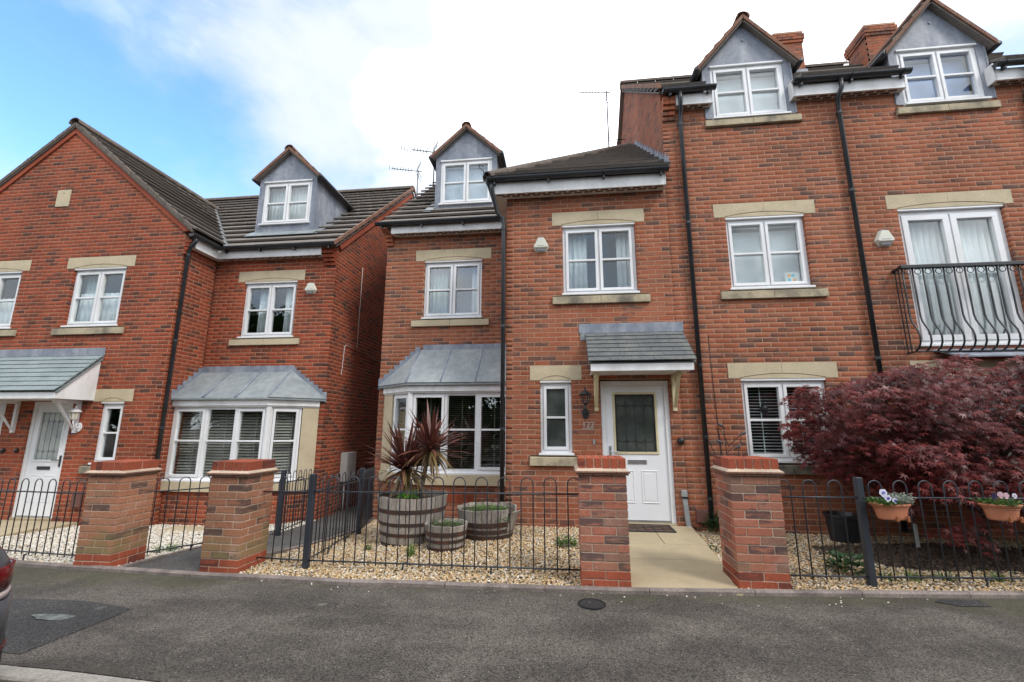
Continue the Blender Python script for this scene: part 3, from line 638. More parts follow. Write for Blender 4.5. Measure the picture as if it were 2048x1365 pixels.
def dormer(house, cx, yf, zb, zw0, zw1, z_e, z_a, roof_y_at, hw=0.68, glass_kind=None, front_base=True, deep=0.7, jamb_from=None):
    """lead-clad dormer: face at yf, base zb, window zw0..zw1, eave z_e, apex z_a; roof_y_at(z) = y where the main roof has height z"""
    ww = 1.15; ye, ya = roof_y_at(z_e)+.1, roof_y_at(z_a)+.1; yb = roof_y_at(zb)
    lead = M['lead']
    mb = MB()   # front cladding round the window
    x0, x1, a0, a1 = cx-hw, cx+hw, cx-ww/2, cx+ww/2; zt = zw1+.035
    j0 = zb if jamb_from is None else jamb_from
    mb.box(x0, a0, yf, yf+.06, j0, zt); mb.box(a1, x1, yf, yf+.06, j0, zt)
    if front_base: mb.box(a0, a1, yf, yf+.06, zb, zw0-.03)
    zg_ = z_e+0.02
    mb.prism([(x0, yf, zt+.001), (x1, yf, zt+.001), (x1, yf, zg_), (cx, yf, z_a-.02), (x0, yf, zg_)], (0, .06, 0))
    d = mb.build('dormer', lead, house, bevel=0.006)
    mb = MB()
    for xx, e in ((x0, .05), (x1, -.05)):
        mb = MB(); pts = [(xx, yf+.061, max(zb, j0)), (xx, yf+.061, z_e), (xx, ye, z_e), (xx, max(yb, yf+.07), max(zb, j0))]
        mb.prism(pts, (e, 0, 0)); mb.build('cheek', lead, d)
    for xx in (x0-.012, x1-.012):
        mb = MB(); mb.box(xx, xx+.024, yf-.012, yf+.03, j0, z_e); mb.build('lead_roll', lead, d, bevel=.006)
    # flashing on the roof beside the cheeks
    for sx in (-1, 1):
        if not front_base: break
        xx = cx+sx*(hw+.09); mb = MB(); dy, dz = ye-yb, z_e-zb; o = .065
        mb.prism([(xx-.09, yb-.12, zb-.10+o), (xx+.09, yb-.12, zb-.10+o), (xx+.09, ye, z_e+o), (xx-.09, ye, z_e+o)], (0, 0, .012)); mb.build('flashing', M['lead_green'], d)
    if front_base:
        mb = MB(); mb.prism([(x0-.12, yf+.01, zb+.10), (x1+.12, yf+.01, zb+.10), (x1+.12, yf-.16, zb-.055), (x0-.12, yf-.16, zb-.055)], (0, .0, .012)); mb.build('apron', M['lead_green'], d)
    mb = MB(); mb.lathe([(.0, 0), (.022, 0), (.022, .012), (0, .012)], (0, 0, 0), 12)
    mb.v = [(cx+p[0], yf-p[2], (zt+z_a)/2+.06+p[1]) for p in mb.v]; mb.build('lead_dot', lead, d)
    window(house, T(a0, yf-.03, zw0), ww, zw1-zw0, two_light(ww), name='dormer_window', rec=.045)
    # little roof
    slope = (z_a-z_e)/hw; oh = 0.10; z_eo = z_e-slope*oh; ln = math.hypot(hw+oh, z_a-z_eo)
    R = Roof(house, M['tile'], 'dormer_roof'); yfr = yf-0.10
    for sx in (-1, 1):
        sl = Vector((-sx*(hw+oh), 0, z_a-z_eo)).normalized(); o = Vector((cx+sx*(hw+oh), yfr, z_eo+.03))
        def ur(s_, sl=sl, o=o): return (0.0, roof_y_at(o.z+sl.z*s_)-yfr+.12)
        R.plane(o, (0, 1, 0), sl, ln, ur, gauge=.27, tw=.3)
    rr = R.finish(60)
    for sx in (-1, 1):   # verge: terracotta edge pieces on the front
        n = 5
        for k in range(n):
            f0, f1 = k/n, (k+1)/n-.006
            def q(f, dz): return (cx+sx*(hw+oh)*(1-f), yfr-.022, z_eo+(z_a-z_eo)*f+.03+dz)
            mb = MB(); mb.prism([q(f0, -.035), q(f1, -.035), q(f1, .045), q(f0, .045)], (0, .10, 0)); mb.a = [random.random()]*len(mb.f); mb.build('verge_tile', M['terracotta_tile'], rr, attr='bc')
        mb = MB(); g0 = (cx+sx*(hw+oh+.02), yfr-.01, z_eo+.02); mb.tube([g0, (g0[0], max(roof_y_at(z_eo), yf+.2)+.05, g0[2])], .045, 8); mb.build('dormer_gutter', M['black_plastic'], rr, smooth=True)
    ridge_line(rr, (cx, yfr-.03, z_a+.05), (cx, ya, z_a+.05), M['terracotta_tile'], r=.095, step=.4)
    return d
# ------------------------------------------------------------------ shared house pieces
def fascia_run(house, x0, x1, yw, yf, z0, z1, vents=True, ends=()):
    """boxed eaves along X: wall at yw, fascia face at yf, soffit z0, top z1"""
    mb = MB(); mb.box(x0, x1, yf, yf+.02, z0-.012, z1); f = mb.build('fascia', M['upvc_board'], house, bevel=.003)
    mb = MB(); mb.box(x0, x1, yf+.02, yw+.02, z0, z0+.012); s = mb.build('soffit', M['soffit'], house)
    if vents:
        n = int((x1-x0)/.17)
        for i in range(n):
            xx = x0+.06+i*.17
            mb = MB(); mb.box(xx, xx+.13, yf+.05, yf+.085, z0-.004, z0+.002); mb.build('soffit_vent', M['vent_brown'], s)
            mb = MB(); mb.box(xx+.085, xx+.215, yf+.10, yf+.135, z0-.004, z0+.002) if xx+.215 < x1 else mb.box(xx, xx+.05, yf+.10, yf+.135, z0-.004, z0+.002); mb.build('soffit_vent', M['vent_brown'], s)
    for e in ends:
        mb = MB(); mb.box(e-.01, e+.01, yf, yw+.02, z0-.012, z1+.1); mb.build('fascia_end', M['upvc_board'], house)
    return f
def corbel(house, x0, x1, yw, ztop, bm, steps=4, out=0.05, side=None):
    """stepped brick kneeler under the eaves end"""
    for i in range(6):
        z1_ = ztop-i*.075; p = .15 if i < 2 else .15-.0375*(i-1)
        if p <= 0: continue
        p = max(p, .02); n = 2
        for k in range(n):
            a = x0+(x1-x0)*k/n+.003; b = x0+(x1-x0)*(k+1)/n-.003
            mb = MB(); mb.box(a, b, yw-p, yw+.02, z1_-.07, z1_-.004, random.randint(0, 18)/24); mb.build('corbel_brick', bm, house, attr='bc', bevel=.003)
def house_shell(house, x0, x1, y0, y1, z1, floors, m=None):
    """hidden back and party walls, floors and partition so rooms read as rooms"""
    mb = MB(); mb.box(x0+.12, x1-.12, y1-.1, y1, -.3, z1); mb.box(x0, x0+.1, y0+.12, y1-.11, -.3, z1-.03); mb.box(x1-.1, x1, y0+.12, y1-.11, -.3, z1-.03); mb.build('hidden_wall', M['brick_far'], house)
    mb = MB()
    for z in floors: mb.box(x0+.12, x1-.12, y0+.16, y1-.12, z-.2, z)
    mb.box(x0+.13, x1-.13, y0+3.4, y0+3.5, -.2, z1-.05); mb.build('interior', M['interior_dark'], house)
def bay(house, sgn, xe, xc, xw, yf, yw, z_s, z_t, zroof, dz, blind_mat, blind_label, blind_pitch, blind_tilt, slat_d, wall, zb):
    """canted bay: square end at xe (against the wing), front corner xc, meets the wall at xw; sgn=-1 cant to the left, +1 to the right"""
    h = z_t-z_s; lo, hi = min(xe, xc), max(xe, xc); w = hi-lo
    cw = math.hypot(xw-xc, yw-yf); beta = math.atan2(yw-yf, abs(xw-xc))
    # front window with three lights
    t = w/3; L3 = [(.055, t+.02, True), (t+.07, 2*t-.02, False), (2*t+.03, w-.055, True)]
    window(house, T(lo, yf, z_s), w, h, L3, transom=.525, name='bay_window', rec=.03, vent=False, cill=True)
    mb = MB(); mb.tube([(xc, yf+.045, z_s-.02), (xc, yf+.045, z_t)], .055, 8); mb.build('corner_post', M['upvc'], house)
    # cant
    frac = .66; cwin = cw*frac-.05
    if sgn < 0:
        ang = -beta; d = Vector((-math.cos(beta), math.sin(beta), 0)); s0 = Vector((xc, yf, 0))+d*(.05+cwin); Mc = T(s0.x, s0.y, z_s, ang)
    else:
        ang = beta; d = Vector((math.cos(beta), math.sin(beta), 0)); s0 = Vector((xc, yf, 0))+d*.05; Mc = T(s0.x, s0.y, z_s, ang)
    window(house, Mc, cwin, h, [(.045, cwin-.045, True)], transom=.525, name='bay_window', rec=.03, vent=False, cill=True)
    nrm = Vector((d.y*(1 if sgn > 0 else -1), -abs(d.x), 0)) if True else None
    pa = Vector((xc, yf, 0))+d*(.06+cwin); pb = Vector((xc, yf, 0))+d*cw; inn = Vector((-d.y*sgn, abs(d.x), 0))*.09
    mb = MB(); mb.prism([tuple(pa+Vector((0, 0, z_s-.02))), tuple(pb+Vector((0, 0, z_s-.02))), tuple(pb+inn+Vector((0, 0, z_s-.02))), tuple(pa+inn+Vector((0, 0, z_s-.02)))], (0, 0, h+.02)); mb.build('bay_panel', M['stone'], house)
    # fascia, stone sill, brick base
    def ring(off, z0_, z1_, name, m, th=.03):
        e0 = Vector((xe, yf-off, 0)); c = Vector((xc+sgn*off*math.tan(beta/2), yf-off, 0)); q = Vector((xc, yf, 0))+d*cw-inn.normalized()*off
        for a, b in ((e0, c), (c, q)):
            dd = (b-a).normalized(); nn = Vector((-dd.y, dd.x, 0)); nn = nn if nn.y > 0 else -nn
            mb = MB(); mb.prism([tuple(a+Vector((0, 0, z0_))), tuple(b+Vector((0, 0, z0_))), tuple(b+nn*th+Vector((0, 0, z0_))), tuple(a+nn*th+Vector((0, 0, z0_)))], (0, 0, z1_-z0_)); mb.build(name, m, house, bevel=.004)
        return e0, c, q
    ring(.035, z_t+.012, z_t+.145, 'bay_fascia', M['upvc_board'], .12)
    ring(.012, z_t-.012, z_t+.012, 'bay_fascia', M['upvc_board'], .09)
    ring(.03, z_s-.20, z_s-.03, 'sill', M['stone'], .14)
    wall.lay(lo, yf+.03, 0, 0, w, zb-.1, z_s-.20, zb, phase=.06, vis=1.0)
    if sgn > 0: wall.lay(xc, yf+.03, ang, 0, cw, zb-.1, z_s-.20, zb)
    else:
        q = Vector((xc, yf+.03, 0))+d*cw; wall.lay(q.x, q.y, ang, 0, cw, zb-.1, z_s-.20, zb)
    # lead roof: panels with rolls
    zl = z_t+.15; e0 = Vector((xe, yf-.09, zl)); c = Vector((xc+sgn*.05, yf-.09, zl)); q = Vector((xw+sgn*.13, yw-.002, zl))
    tx = xc+sgn*(-.02); te = Vector((xe, yw-.002, zroof)); tcn = Vector((xc+sgn*.03, yw-.002, zroof))
    mb = MB(); mb.prism([tuple(e0), tuple(c), tuple(q), (xe, yw-.002, zl)], (0, 0, -.03)); mb.build('bay_roof_edge', M['lead_green'], house)
    mb = MB(); mb.add([tuple(e0), tuple(c), tuple(tcn), tuple(te)], [(0, 1, 2, 3)]); mb.add([tuple(c), tuple(q), tuple(tcn)], [(0, 1, 2)]); rf = mb.build('bay_roof', M['lead_green'], house)
    md = rf.modifiers.new('s', 'SOLIDIFY'); md.thickness = .02; md.offset = -1
    for k in range(0, 3):
        f = k/3; a = c.lerp(e0, f)+Vector((0, 0, .008)); b = tcn.lerp(te, f)+Vector((0, 0, .008)); mb = MB(); mb.tube([a, b], .023, 8); mb.build('lead_roll', M['lead'], rf, smooth=True)
    mb = MB(); m_ = c.lerp(q, .45); 
    # flashing against the wall: top strip and stepped side pieces
    mb = MB(); mb.box(min(xe, tcn.x-.05*sgn if sgn < 0 else tcn.x+.05), max(xe, tcn.x+(.05 if sgn > 0 else -.05)), yw-.014, yw+.0, zroof-.03, zroof+.115); mb.build('flashing', M['lead'], rf)
    n = 8
    for k in range(n):
        a = q.lerp(tcn, k/n); b = q.lerp(tcn, (k+1)/n); mb = MB(); mb.box(min(a.x, b.x)-.004, max(a.x, b.x)+.004, yw-.014-.001*(k % 2), yw, a.z-.05, b.z+.075); mb.build('flashing', M['lead'], rf)
    if abs(xe) > 0:   # stepped flashing on the wing side wall
        for k in range(6):
            a = e0.lerp(te, k/6); b = e0.lerp(te, (k+1)/6); mb = MB(); xo = xe+(.012 if sgn > 0 else -.012)
            mb.box(min(xe, xo), max(xe, xo), a.y, b.y+.004, a.z-.05, b.z+.075); mb.build('flashing', M['lead'], rf)
    # blinds
    slat_blind(blind_label, T(lo+.03, yf+.20, 0), w-.06, z_s+.02, z_t-.01, blind_mat, blind_pitch, slat_d, blind_tilt, cords=3)
    s1 = Mc @ Vector((0, .16, 0)); slat_blind(blind_label.replace('bay window', 'angled bay side light'), T(s1.x, s1.y, 0, ang), cwin, z_s+.02, z_t-.01, blind_mat, blind_pitch, slat_d, blind_tilt, cords=2)
    return rf

def front_door(house, x0, x1, y, z0, z1, pane_m, bead_m, handle_left=True, mail='grey', glazed=(.26, .62, .43, .90)):
    w, h = x1-x0, z1-z0
    mb = MB(); mb.box(x0, x0+.065, y+.03, y+.11, z0, z1); mb.box(x1-.065, x1, y+.03, y+.11, z0, z1); mb.box(x0+.065, x1-.065, y+.03, y+.11, z1-.07, z1); mb.build('door_frame', M['upvc'], house, bevel=.004)
    mb = MB(); mb.box(x0+.065, x1-.065, y+.045, y+.11, z0, z0+.03); mb.build('threshold', M['chrome'], house)
    a, b, c, d = x0+.068, x1-.068, z0+.033, z1-.073; gx0, gx1 = x0+w*.19, x1-w*.19; gz0, gz1 = z0+h*.475, z0+h*.91
    mb = MB(); yy0, yy1 = y+.055, y+.10
    mb.box(a, gx0, yy0, yy1, c, d); mb.box(gx1, b, yy0, yy1, c, d); mb.box(gx0, gx1, yy0, yy1, c, gz0); mb.box(gx0, gx1, yy0, yy1, gz1, d)
    dr = mb.build('door', M['door_white'], house)
    bw = .03; mb = MB(); mb.box(gx0-.012, gx0+bw-.012, yy0-.014, yy0+.02, gz0-.012, gz1+.012); mb.box(gx1-bw+.012, gx1+.012, yy0-.014, yy0+.02, gz0-.012, gz1+.012); mb.box(gx0+bw-.012, gx1-bw+.012, yy0-.014, yy0+.02, gz0-.012, gz0+bw-.012); mb.box(gx0+bw-.012, gx1-bw+.012, yy0-.014, yy0+.02, gz1-bw+.012, gz1+.012)
    mb.build('glazing_bead', bead_m, dr, bevel=.004)
    mb = MB(); mb.box(gx0, gx1, yy0+.02, yy0+.03, gz0, gz1); mb.build('pane', pane_m, dr)
    # leaded pattern
    mb = MB(); yl = yy0+.017; gx0 += .02; gx1 -= .02; gz0 += .02; gz1 -= .02; gw, gh = gx1-gx0, gz1-gz0; r = .0045 if mail == 'grey' else .0028; lm_ = M['leading'] if mail == 'grey' else M['lead']
    xs = [gx0+gw*f for f in (.04, .27, .5, .73, .96)]
    for x in xs: mb.tube([(x, yl, gz0), (x, yl, gz1)], r, 5)
    za, zb_ = gz0+gh*.17, gz0+gh*.80
    for z in (gz0+gh*.03, za, zb_, gz0+gh*.97): mb.tube([(gx0, yl, z), (gx1, yl, z)], r*.8, 5)
    for i in range(4):
        cx_, rr = (xs[i]+xs[i+1])/2, (xs[i+1]-xs[i])/2
        mb.tube([(cx_+rr*math.cos(t), yl, zb_-.0-rr*.9+rr*.9*math.sin(t)) for t in np.linspace(0, math.pi, 9)], r, 5)
        mb.tube([(cx_+rr*math.cos(t), yl, zb_+rr*.9-rr*.9*math.sin(t)) for t in np.linspace(0, math.pi, 9)], r, 5)
        mb.tube([(cx_+rr*math.cos(t), yl, za-rr*.0+rr*.9-rr*.9*math.sin(t)) for t in np.linspace(0, math.pi, 9)], r, 5)
    mb.build('leading', lm_, dr)
    for x in xs[1:4]:
        for z in (za, zb_):
            mb = MB(); mb.prism([(x-.024, yl-.004, z), (x, yl-.004, z-.03), (x+.024, yl-.004, z), (x, yl-.004, z+.03)], (0, .004, 0)); mb.build('lead_diamond', lm_, dr)
    # letter plate and moulded lower panels
    cx_ = (x0+x1)/2; zl = z0+h*.415
    mb = MB(); mb.box(cx_-.135, cx_+.135, yy0-.012, yy0+.002, zl-.03, zl+.03); lp = mb.build('letter_plate', M['chrome'] if mail == 'grey' else M['black_plastic'], dr, bevel=.003)
    for sx in (-1, 1):
        pc = cx_+sx*w*.165; pw = w*.115; z0p, z1p = z0+h*.13, z0+h*.355; mb = MB(); e = .016
        for (p, q, r_, s_) in ((pc-pw, pc+pw, z0p, z0p+e), (pc-pw, pc+pw, z1p-e, z1p), (pc-pw, pc-pw+e, z0p+e, z1p-e), (pc+pw-e, pc+pw, z0p+e, z1p-e)): mb.box(p, q, yy0-.008, yy0+.002, r_, s_)
        mb.box(pc-pw+.035, pc+pw-.035, yy0-.006, yy0+.002, z0p+.035, z1p-.035); mb.build('door_panel', M['door_white'], dr, bevel=.006)
    hx = a+.05 if handle_left else b-.05; s_ = 1 if handle_left else -1; zh = z0+h*.475
    mb = MB(); mb.box(hx-.016, hx+.016, yy0-.012, yy0+.002, zh-.10, zh+.10); mb.tube([(hx, yy0-.01, zh+.02), (hx, yy0-.055, zh+.02), (hx+s_*.12, yy0-.055, zh+.02)], .009, 6); mb.build('handle', M['chrome'] if mail == 'grey' else M['black_plastic'], dr)
    return dr
def slate_canopy(house, x0, x1, yw, zt, zb, out, slate, rows, side_boards, flash=True, sw=.3):
    """mono-pitch porch roof: top zt at wall, lower edge zb at yw-out"""
    run = math.hypot(out, zt-zb); sl = Vector((0, out, zt-zb)).normalized(); o = (x0, yw-out, zb)
    R = Roof(house, slate, 'canopy_roof'); R.plane(o, (1, 0, 0), sl, run, lambda s: (0, x1-x0), gauge=run/rows, tw=sw); rr = R.finish(120)
    mb = MB(); mb.box(x0+.03, x1-.03, yw-out+.03, yw-out+.055, zb-.135, zb-.02); mb.build('canopy_fascia', M['upvc_board'], house, bevel=.003)
    mb = MB(); mb.box(x0+.05, x1-.05, yw-out+.057, yw-.002, zb-.13, zb-.118); mb.build('canopy_soffit', M['upvc_board'], house)
    for x in (x0+.03, x1-.055) if side_boards else ():
        mb = MB(); mb.prism([(x, yw-out+.058, zb-.13), (x, yw-.003, zb-.13), (x, yw-.003, zt-.07), (x, yw-out+.058, zb-.05)], (.024, 0, 0)); mb.build('canopy_side', M['upvc_board'], house)
    if flash:
        mb = MB(); mb.box(x0-.10, x1+.02, yw-.014, yw, zt-.0, zt+.15); mb.build('flashing', M['lead'], rr, bevel=.003)
        for a in (x0-.08, x1-.10): 
            mb = MB(); mb.box(a, a+.10, yw-.012, yw, zt-.11, zt-.001); mb.build('flashing', M['lead_green'], rr)
    return rr
def bracket(house, x, yw, z0, z1, out, m, wdt=.055):
    mb = MB(); mb.box(x-wdt/2, x+wdt/2, yw-.05, yw, z0, z1); mb.box(x-wdt/2, x+wdt/2, yw-out, yw-.051, z1-.055, z1)
    mb.hexa([(x-wdt/2+.004, yw-.05, z0+.05), (x+wdt/2-.004, yw-.05, z0+.05), (x+wdt/2-.004, yw-.02, z0+.02), (x-wdt/2+.004, yw-.02, z0+.02), (x-wdt/2+.004, yw-out+.04, z1-.055), (x+wdt/2-.004, yw-out+.04, z1-.055), (x+wdt/2-.004, yw-out+.10, z1-.055), (x-wdt/2+.004, yw-out+.10, z1-.055)])
    mb.build('canopy_bracket', m, house, bevel=.003)

BZ = -0.34      # brick course datum of the right-hand terrace
# ================================================================== house 122
H = thing('terraced_house', 'red brick terraced house numbered 122 with grey lead bay roof and slate door canopy', 'house', (-0.9, 0, 0))
Wm = Wall(H, M['mortar'], M['brick'])
win_1f = (0.02, 1.18, 3.485, 4.685); gf_win = (-.37, .105, 1.01, 2.135); door_o = (.54, 1.545, -.5, 2.12)
Wm.lay(-.9, 0, 0, 0, 2.615, BZ+.15, 5.26, BZ, [(.92, 2.08, 3.335, 4.91), (.755, 2.233, 4.685, 4.91), (.745, 2.255, 3.335, 3.485), (.53, 1.005, .86, 2.36), (.376, 1.167, 2.135, 2.36), (.376, 1.167, .86, 1.01), (1.44, 2.445, -.5, 2.12)], vis=1.2)
Wm.lay(-.9, 1.3, -math.pi/2, 0, 1.3, BZ+.15, 5.26, BZ, vis=.2)
Wm.lay(-3.52, 1.3, 0, 0, 2.62, BZ, 5.30, BZ, [(.80, 1.96, 3.335, 4.91), (.615, 2.145, 4.685, 4.91), (.59, 2.12, 3.335, 3.485), (.36, 2.62, .485, 2.1)])
sill(H, -.155, 1.355, 0, 3.335, 3.485); lintel(H, -.145, 1.333, 0, 4.685, 4.91, (.0, 1.2)); window(H, T(.02, 0, 3.515), 1.16, 1.14, two_light(1.16))
sill(H, -.53, .267, 0, .86, 1.01, joint=False); lintel(H, -.524, .267, 0, 2.135, 2.36, (-.36, .10), joint=False); window(H, T(-.37, 0, 1.04), .475, 1.06, [(.045, .43, True)], sash=.05, pane_mat=M['obscure_dark'])
sill(H, -2.93, -1.40, 1.3, 3.335, 3.485, M['stone']); lintel(H, -2.905, -1.375, 1.3, 4.685, 4.91, (-2.73, -1.56)); window(H, T(-2.72, 1.3, 3.515), 1.16, 1.14, two_light(1.16))
bay(H, -1, -.905, -2.70, -3.40, .743, 1.3, .665, 2.025, 2.86, 0, M['blind_slat'], 'cream slatted blind open behind the bay window of house 122', .036, .10, .030, Wm, BZ)
wall122 = Wm.finish()
for k in range(3):   # terracotta air bricks under the bay
    x = -2.02+k*.165; mb = MB(); mb.box(x, x+.145, .762, .79, .19, .335); ab = mb.build('air_brick', M['brick_smooth'], H)
    for rr in (.05, .032, .014):
        mb = MB(); mb.tube([(x+.0725+rr*math.cos(t), 0.76, .2625+rr*math.sin(t)) for t in np.linspace(0, 2*math.pi, 7)], .006, 5); mb.build('air_brick_ring', M['brick_smooth'], ab)
mb = MB(); mb.box(-.1, .11, -.004, .03, .035, .10); mb.build('air_brick', M['meter_brown'], H)
front_door(H, .545, 1.545, 0, .085, 2.115, M['obscure_dark'], M['cream'], True, 'grey')
mb = MB(); mb.box(.55, 1.54, -.02, .12, -.08, .084); mb.build('door_step', M['slab'], H)
slate_canopy(H, .345, 1.80, 0, 2.86, 2.33, .62, M['slate_main'], 7, False)
for x in (.475, 1.615): bracket(H, x, 0, 1.66, 2.195, .42, M['cream'])
# wing eaves, hipped roof
ZS = 5.209; fascia_run(H, -1.11, 1.655, 0, -.21, ZS, ZS+.19, ends=(1.655,))
mb = MB(); mb.box(-1.11, -1.09, -.19, 1.09, ZS-.012, ZS+.19); mb.build('fascia', M['upvc_board'], H); mb = MB(); mb.box(-1.09, -.88, .021, 1.3, ZS, ZS+.012); mb.build('soffit', M['soffit'], H)
gutter(H, (-1.19, -.28, ZS+.235), (1.70, -.28, ZS+.235)); 
mb = MB(); g0 = MB(); gutter(H, (-1.17, 1.0, ZS+.235), (-1.17, -.28, ZS+.235))
SL = .81; ez = ZS+.25; slv = Vector((0, 1, SL)).normalized(); R = Roof(H, M['tile'])
ln = math.hypot(1, SL)*2.86
R.plane((-1.17, -.27, ez), (1, 0, 0), slv, ln, lambda s: (s/math.hypot(1, SL), 2.885))
sv2 = Vector((1, 0, SL)).normalized()
def ry122(z): return 1.036+(z-5.368)/.85
R.plane((-1.17, -.27, ez), (0, 1, 0), sv2, ln, lambda s: (s/math.hypot(1, SL), ry122(ez+sv2.z*s)+.27+.1))
# main roof
sl3 = Vector((0, 1, .85)).normalized(); lm = math.hypot(1, .85)*(5.0-1.05)
R.plane((-3.62, 1.05, 5.368+.85*(1.05-1.036)), (1, 0, 0), sl3, lm, lambda s: (0, 2.50+max(0, (5.368+.85*(1.05-1.036)+sl3.z*s-ez)/SL)+.02 if 2.5+(5.368+.85*(1.05-1.036)+sl3.z*s-ez)/SL < 5.3 else 5.3))
R.plane((-3.62, 9.0, 5.3), (1, 0, 0), Vector((0, -4.0, 3.44)).normalized(), math.hypot(4, 3.44), lambda s: (0, 5.3), tiled=False)
rf = R.finish(150)
hipd = Vector((1, 1, SL)); ridge_line(rf, Vector((-1.2, -.30, ez+.02)), Vector((-1.17, -.27, ez+.045))+hipd*2.72, M['ridge_grey'], r=.10, step=.42)
ridge_line(rf, (-3.62, 5.0, 8.78), (1.6, 5.0, 8.78), M['ridge_grey'])
mb = MB(); mb.tube([(-1.22, -.33, ez+.02), (-1.25, -.36, ez+.09), (-1.30, -.39, ez+.12), (-1.31, -.4, ez+.17), (-1.27, -.37, ez+.185), (-1.25, -.355, ez+.155)], .008, 6); mb.build('hip_iron', M['iron'], rf)
n = 18
for k in range(n):   # stepped lead flashing where the hip roof meets the taller gable
    a = Vector((1.705, -.27, ez)).lerp(Vector((1.705, 2.5, ez+2.77*SL)), k/n); b = Vector((1.705, -.27, ez)).lerp(Vector((1.705, 2.5, ez+2.77*SL)), (k+1)/n)
    mb = MB(); mb.prism([(1.703, a.y, a.z), (1.703, b.y, b.z), (1.703, b.y, b.z+.085), (1.703, a.y, b.z+.085)], (.013, 0, 0)); mb.build('flashing', M['lead'], rf)
mb = MB(); mb.prism([(1.44, -.25, ez+.035), (1.70, -.25, ez+.035), (1.70, 2.5, ez+.035+2.75*SL), (1.5, 2.5, ez+.035+2.75*SL)], (0, 0, .012)); mb.build('flashing', M['lead_green'], rf)
fascia_run(H, -3.38, -.91, 1.3, 1.10, 5.225, 5.42); gutter(H, (-3.68, 1.03, 5.42), (-.95, 1.03, 5.42))
corbel(H, -3.53, -3.385, 1.3, 5.40, M['brick'])
mb = MB(); mb.prism([(-3.56, 1.02, 5.30), (-3.56, 5.0, 8.68), (-3.56, 5.0, 8.56), (-3.56, 1.3, 5.22)], (.1, 0, 0)); mb.build('verge', M['brick_far'], H)
mb = MB(); mb.prism([(-3.52, 1.31, 5.2), (-3.52, 5.0, 8.55), (-3.52, 8.7, 5.2)], (.1, 0, 0)); mb.build('gable_wall', M['brick_far'], H)
house_shell(H, -3.52, 1.70, 1.3, 9, 5.2, (-.02, 2.75, 5.2))
dormer(H, -2.06, 1.9, 5.95, 6.225, 7.255, 7.40, 8.03, ry122)
downpipe(H, [(-1.12, -.26, 5.38), (-1.12, -.24, 5.28), (-1.05, -.10, 4.93), (-.955, -.065, 4.82), (-.945, -.05, 4.70), (-.945, -.05, 0.05)], clips=[(-.945, -.05, z) for z in (4.66, 3.0, 1.4)])
# house number
def text_mesh(ch, size, m, ext=.006):
    c = bpy.data.curves.new('t', 'FONT'); c.body = ch; c.size = size; c.extrude = ext; c.align_x = 'CENTER'
    o = bpy.data.objects.new('t', c); col.objects.link(o); dg = bpy.context.evaluated_depsgraph_get(); me = bpy.data.meshes.new_from_object(o.evaluated_get(dg)); bpy.data.objects.remove(o); me.materials.clear(); me.materials.append(m); return me
M['steel_digit'] = basic('steel_digit', (0.60, 0.54, 0.50), .4, (0.48, 0.42, 0.40), 10, metal=.2)
mb = MB(); mb.box(.255, .425, -.0035, .002, 1.393, 1.405); num = mb.build('house_number', M['steel_digit'], H)
for i, ch in enumerate('122'):
    me = text_mesh(ch, .125, M['steel_digit']); link(bpy.data.objects.new('digit', me), num, Matrix.Translation((.285+i*.06, -.012, 1.42)) @ Matrix.Rotation(math.pi/2, 4, 'X'))

# ================================================================== taller terrace to the right
H2 = thing('terraced_house', 'taller three storey red brick terraced house with black balcony railing and lead dormers', 'house', (4.4, 0, 0))
W2 = Wall(H2, M['mortar'], M['brick']); X0, X1 = 1.717, 7.10
def op(c, w, z0, z1): return (c-w/2-X0, c+w/2-X0, z0, z1)
ops = [op(3.16, 1.16, .785, 2.36), op(3.16, 1.50, 2.135, 2.36), op(3.16, 1.50, .785, .935), op(3.16, 1.16, 3.335, 4.91), op(3.16, 1.50, 4.685, 4.91), op(3.16, 1.51, 3.335, 3.485),
       op(3.13, 1.15, 6.41, 7), op(3.145, 1.48, 6.285, 6.435), op(5.785, 1.43, 2.56, 4.91), op(5.78, 1.71, 4.685, 4.91), op(6.02, 1.15, 6.41, 7), op(6.02, 1.44, 6.26, 6.41), op(5.75, 1.5, .785, 2.36), op(5.75, 1.75, 2.135, 2.36)]
W2.lay(X0, 0, 0, 0, X1-X0, BZ+.15, 6.70, BZ, ops, phase=.1)
def g2(z):     # gable side above the lower neighbour; u runs toward -Y from the back
    ym = 3.54-(10.15-z)/.853; yM = 3.54+(10.15-z)/.853
    a, b = max(ym, 0), min(yM, 7.0); return (7.0-b, 7.0-a) if b > a else None
W2.lay(X0, 7.0, -math.pi/2, 0, 7.0, 5.0, 10.15, BZ, clip=g2, vis=.1)
W2.finish()
for z0, z1, s in ((.785, .935, 'stone_dark'), (3.335, 3.485, 'stone_sill')): sill(H2, 2.405, 3.915, 0, z0, z1, M[s])
sill(H2, 2.405, 3.885, 0, 6.285, 6.425); sill(H2, 5.30, 6.74, 0, 6.26, 6.40)
for z in (2.135, 4.685): lintel(H2, 2.41, 3.911, 0, z, z+.225, (2.57, 3.75))
lintel(H2, 4.927, 6.634, 0, 4.685, 4.91, (5.06, 6.52)); lintel(H2, 4.88, 6.62, 0, 2.135, 2.36, (5.0, 6.5))
window(H2, T(2.58, 0, .965), 1.16, 1.135, two_light(1.16)); window(H2, T(2.58, 0, 3.515), 1.16, 1.135, two_light(1.16))
dw = 1.43; window(H2, T(5.07, 0, 2.59), dw, 2.06, [(.06, dw/2-.01, True), (dw/2+.01, dw-.06, True)], transom=None, fr=.06, sash=.085, name='balcony_door')
sill(H2, 4.88, 6.62, 0, .785, .935, M['stone_dark']); window(H2, T(5.0, 0, .965), 1.5, 1.135, [(.05, .49, True), (.53, .97, True), (1.01, 1.45, True)], transom=.6, name='window')
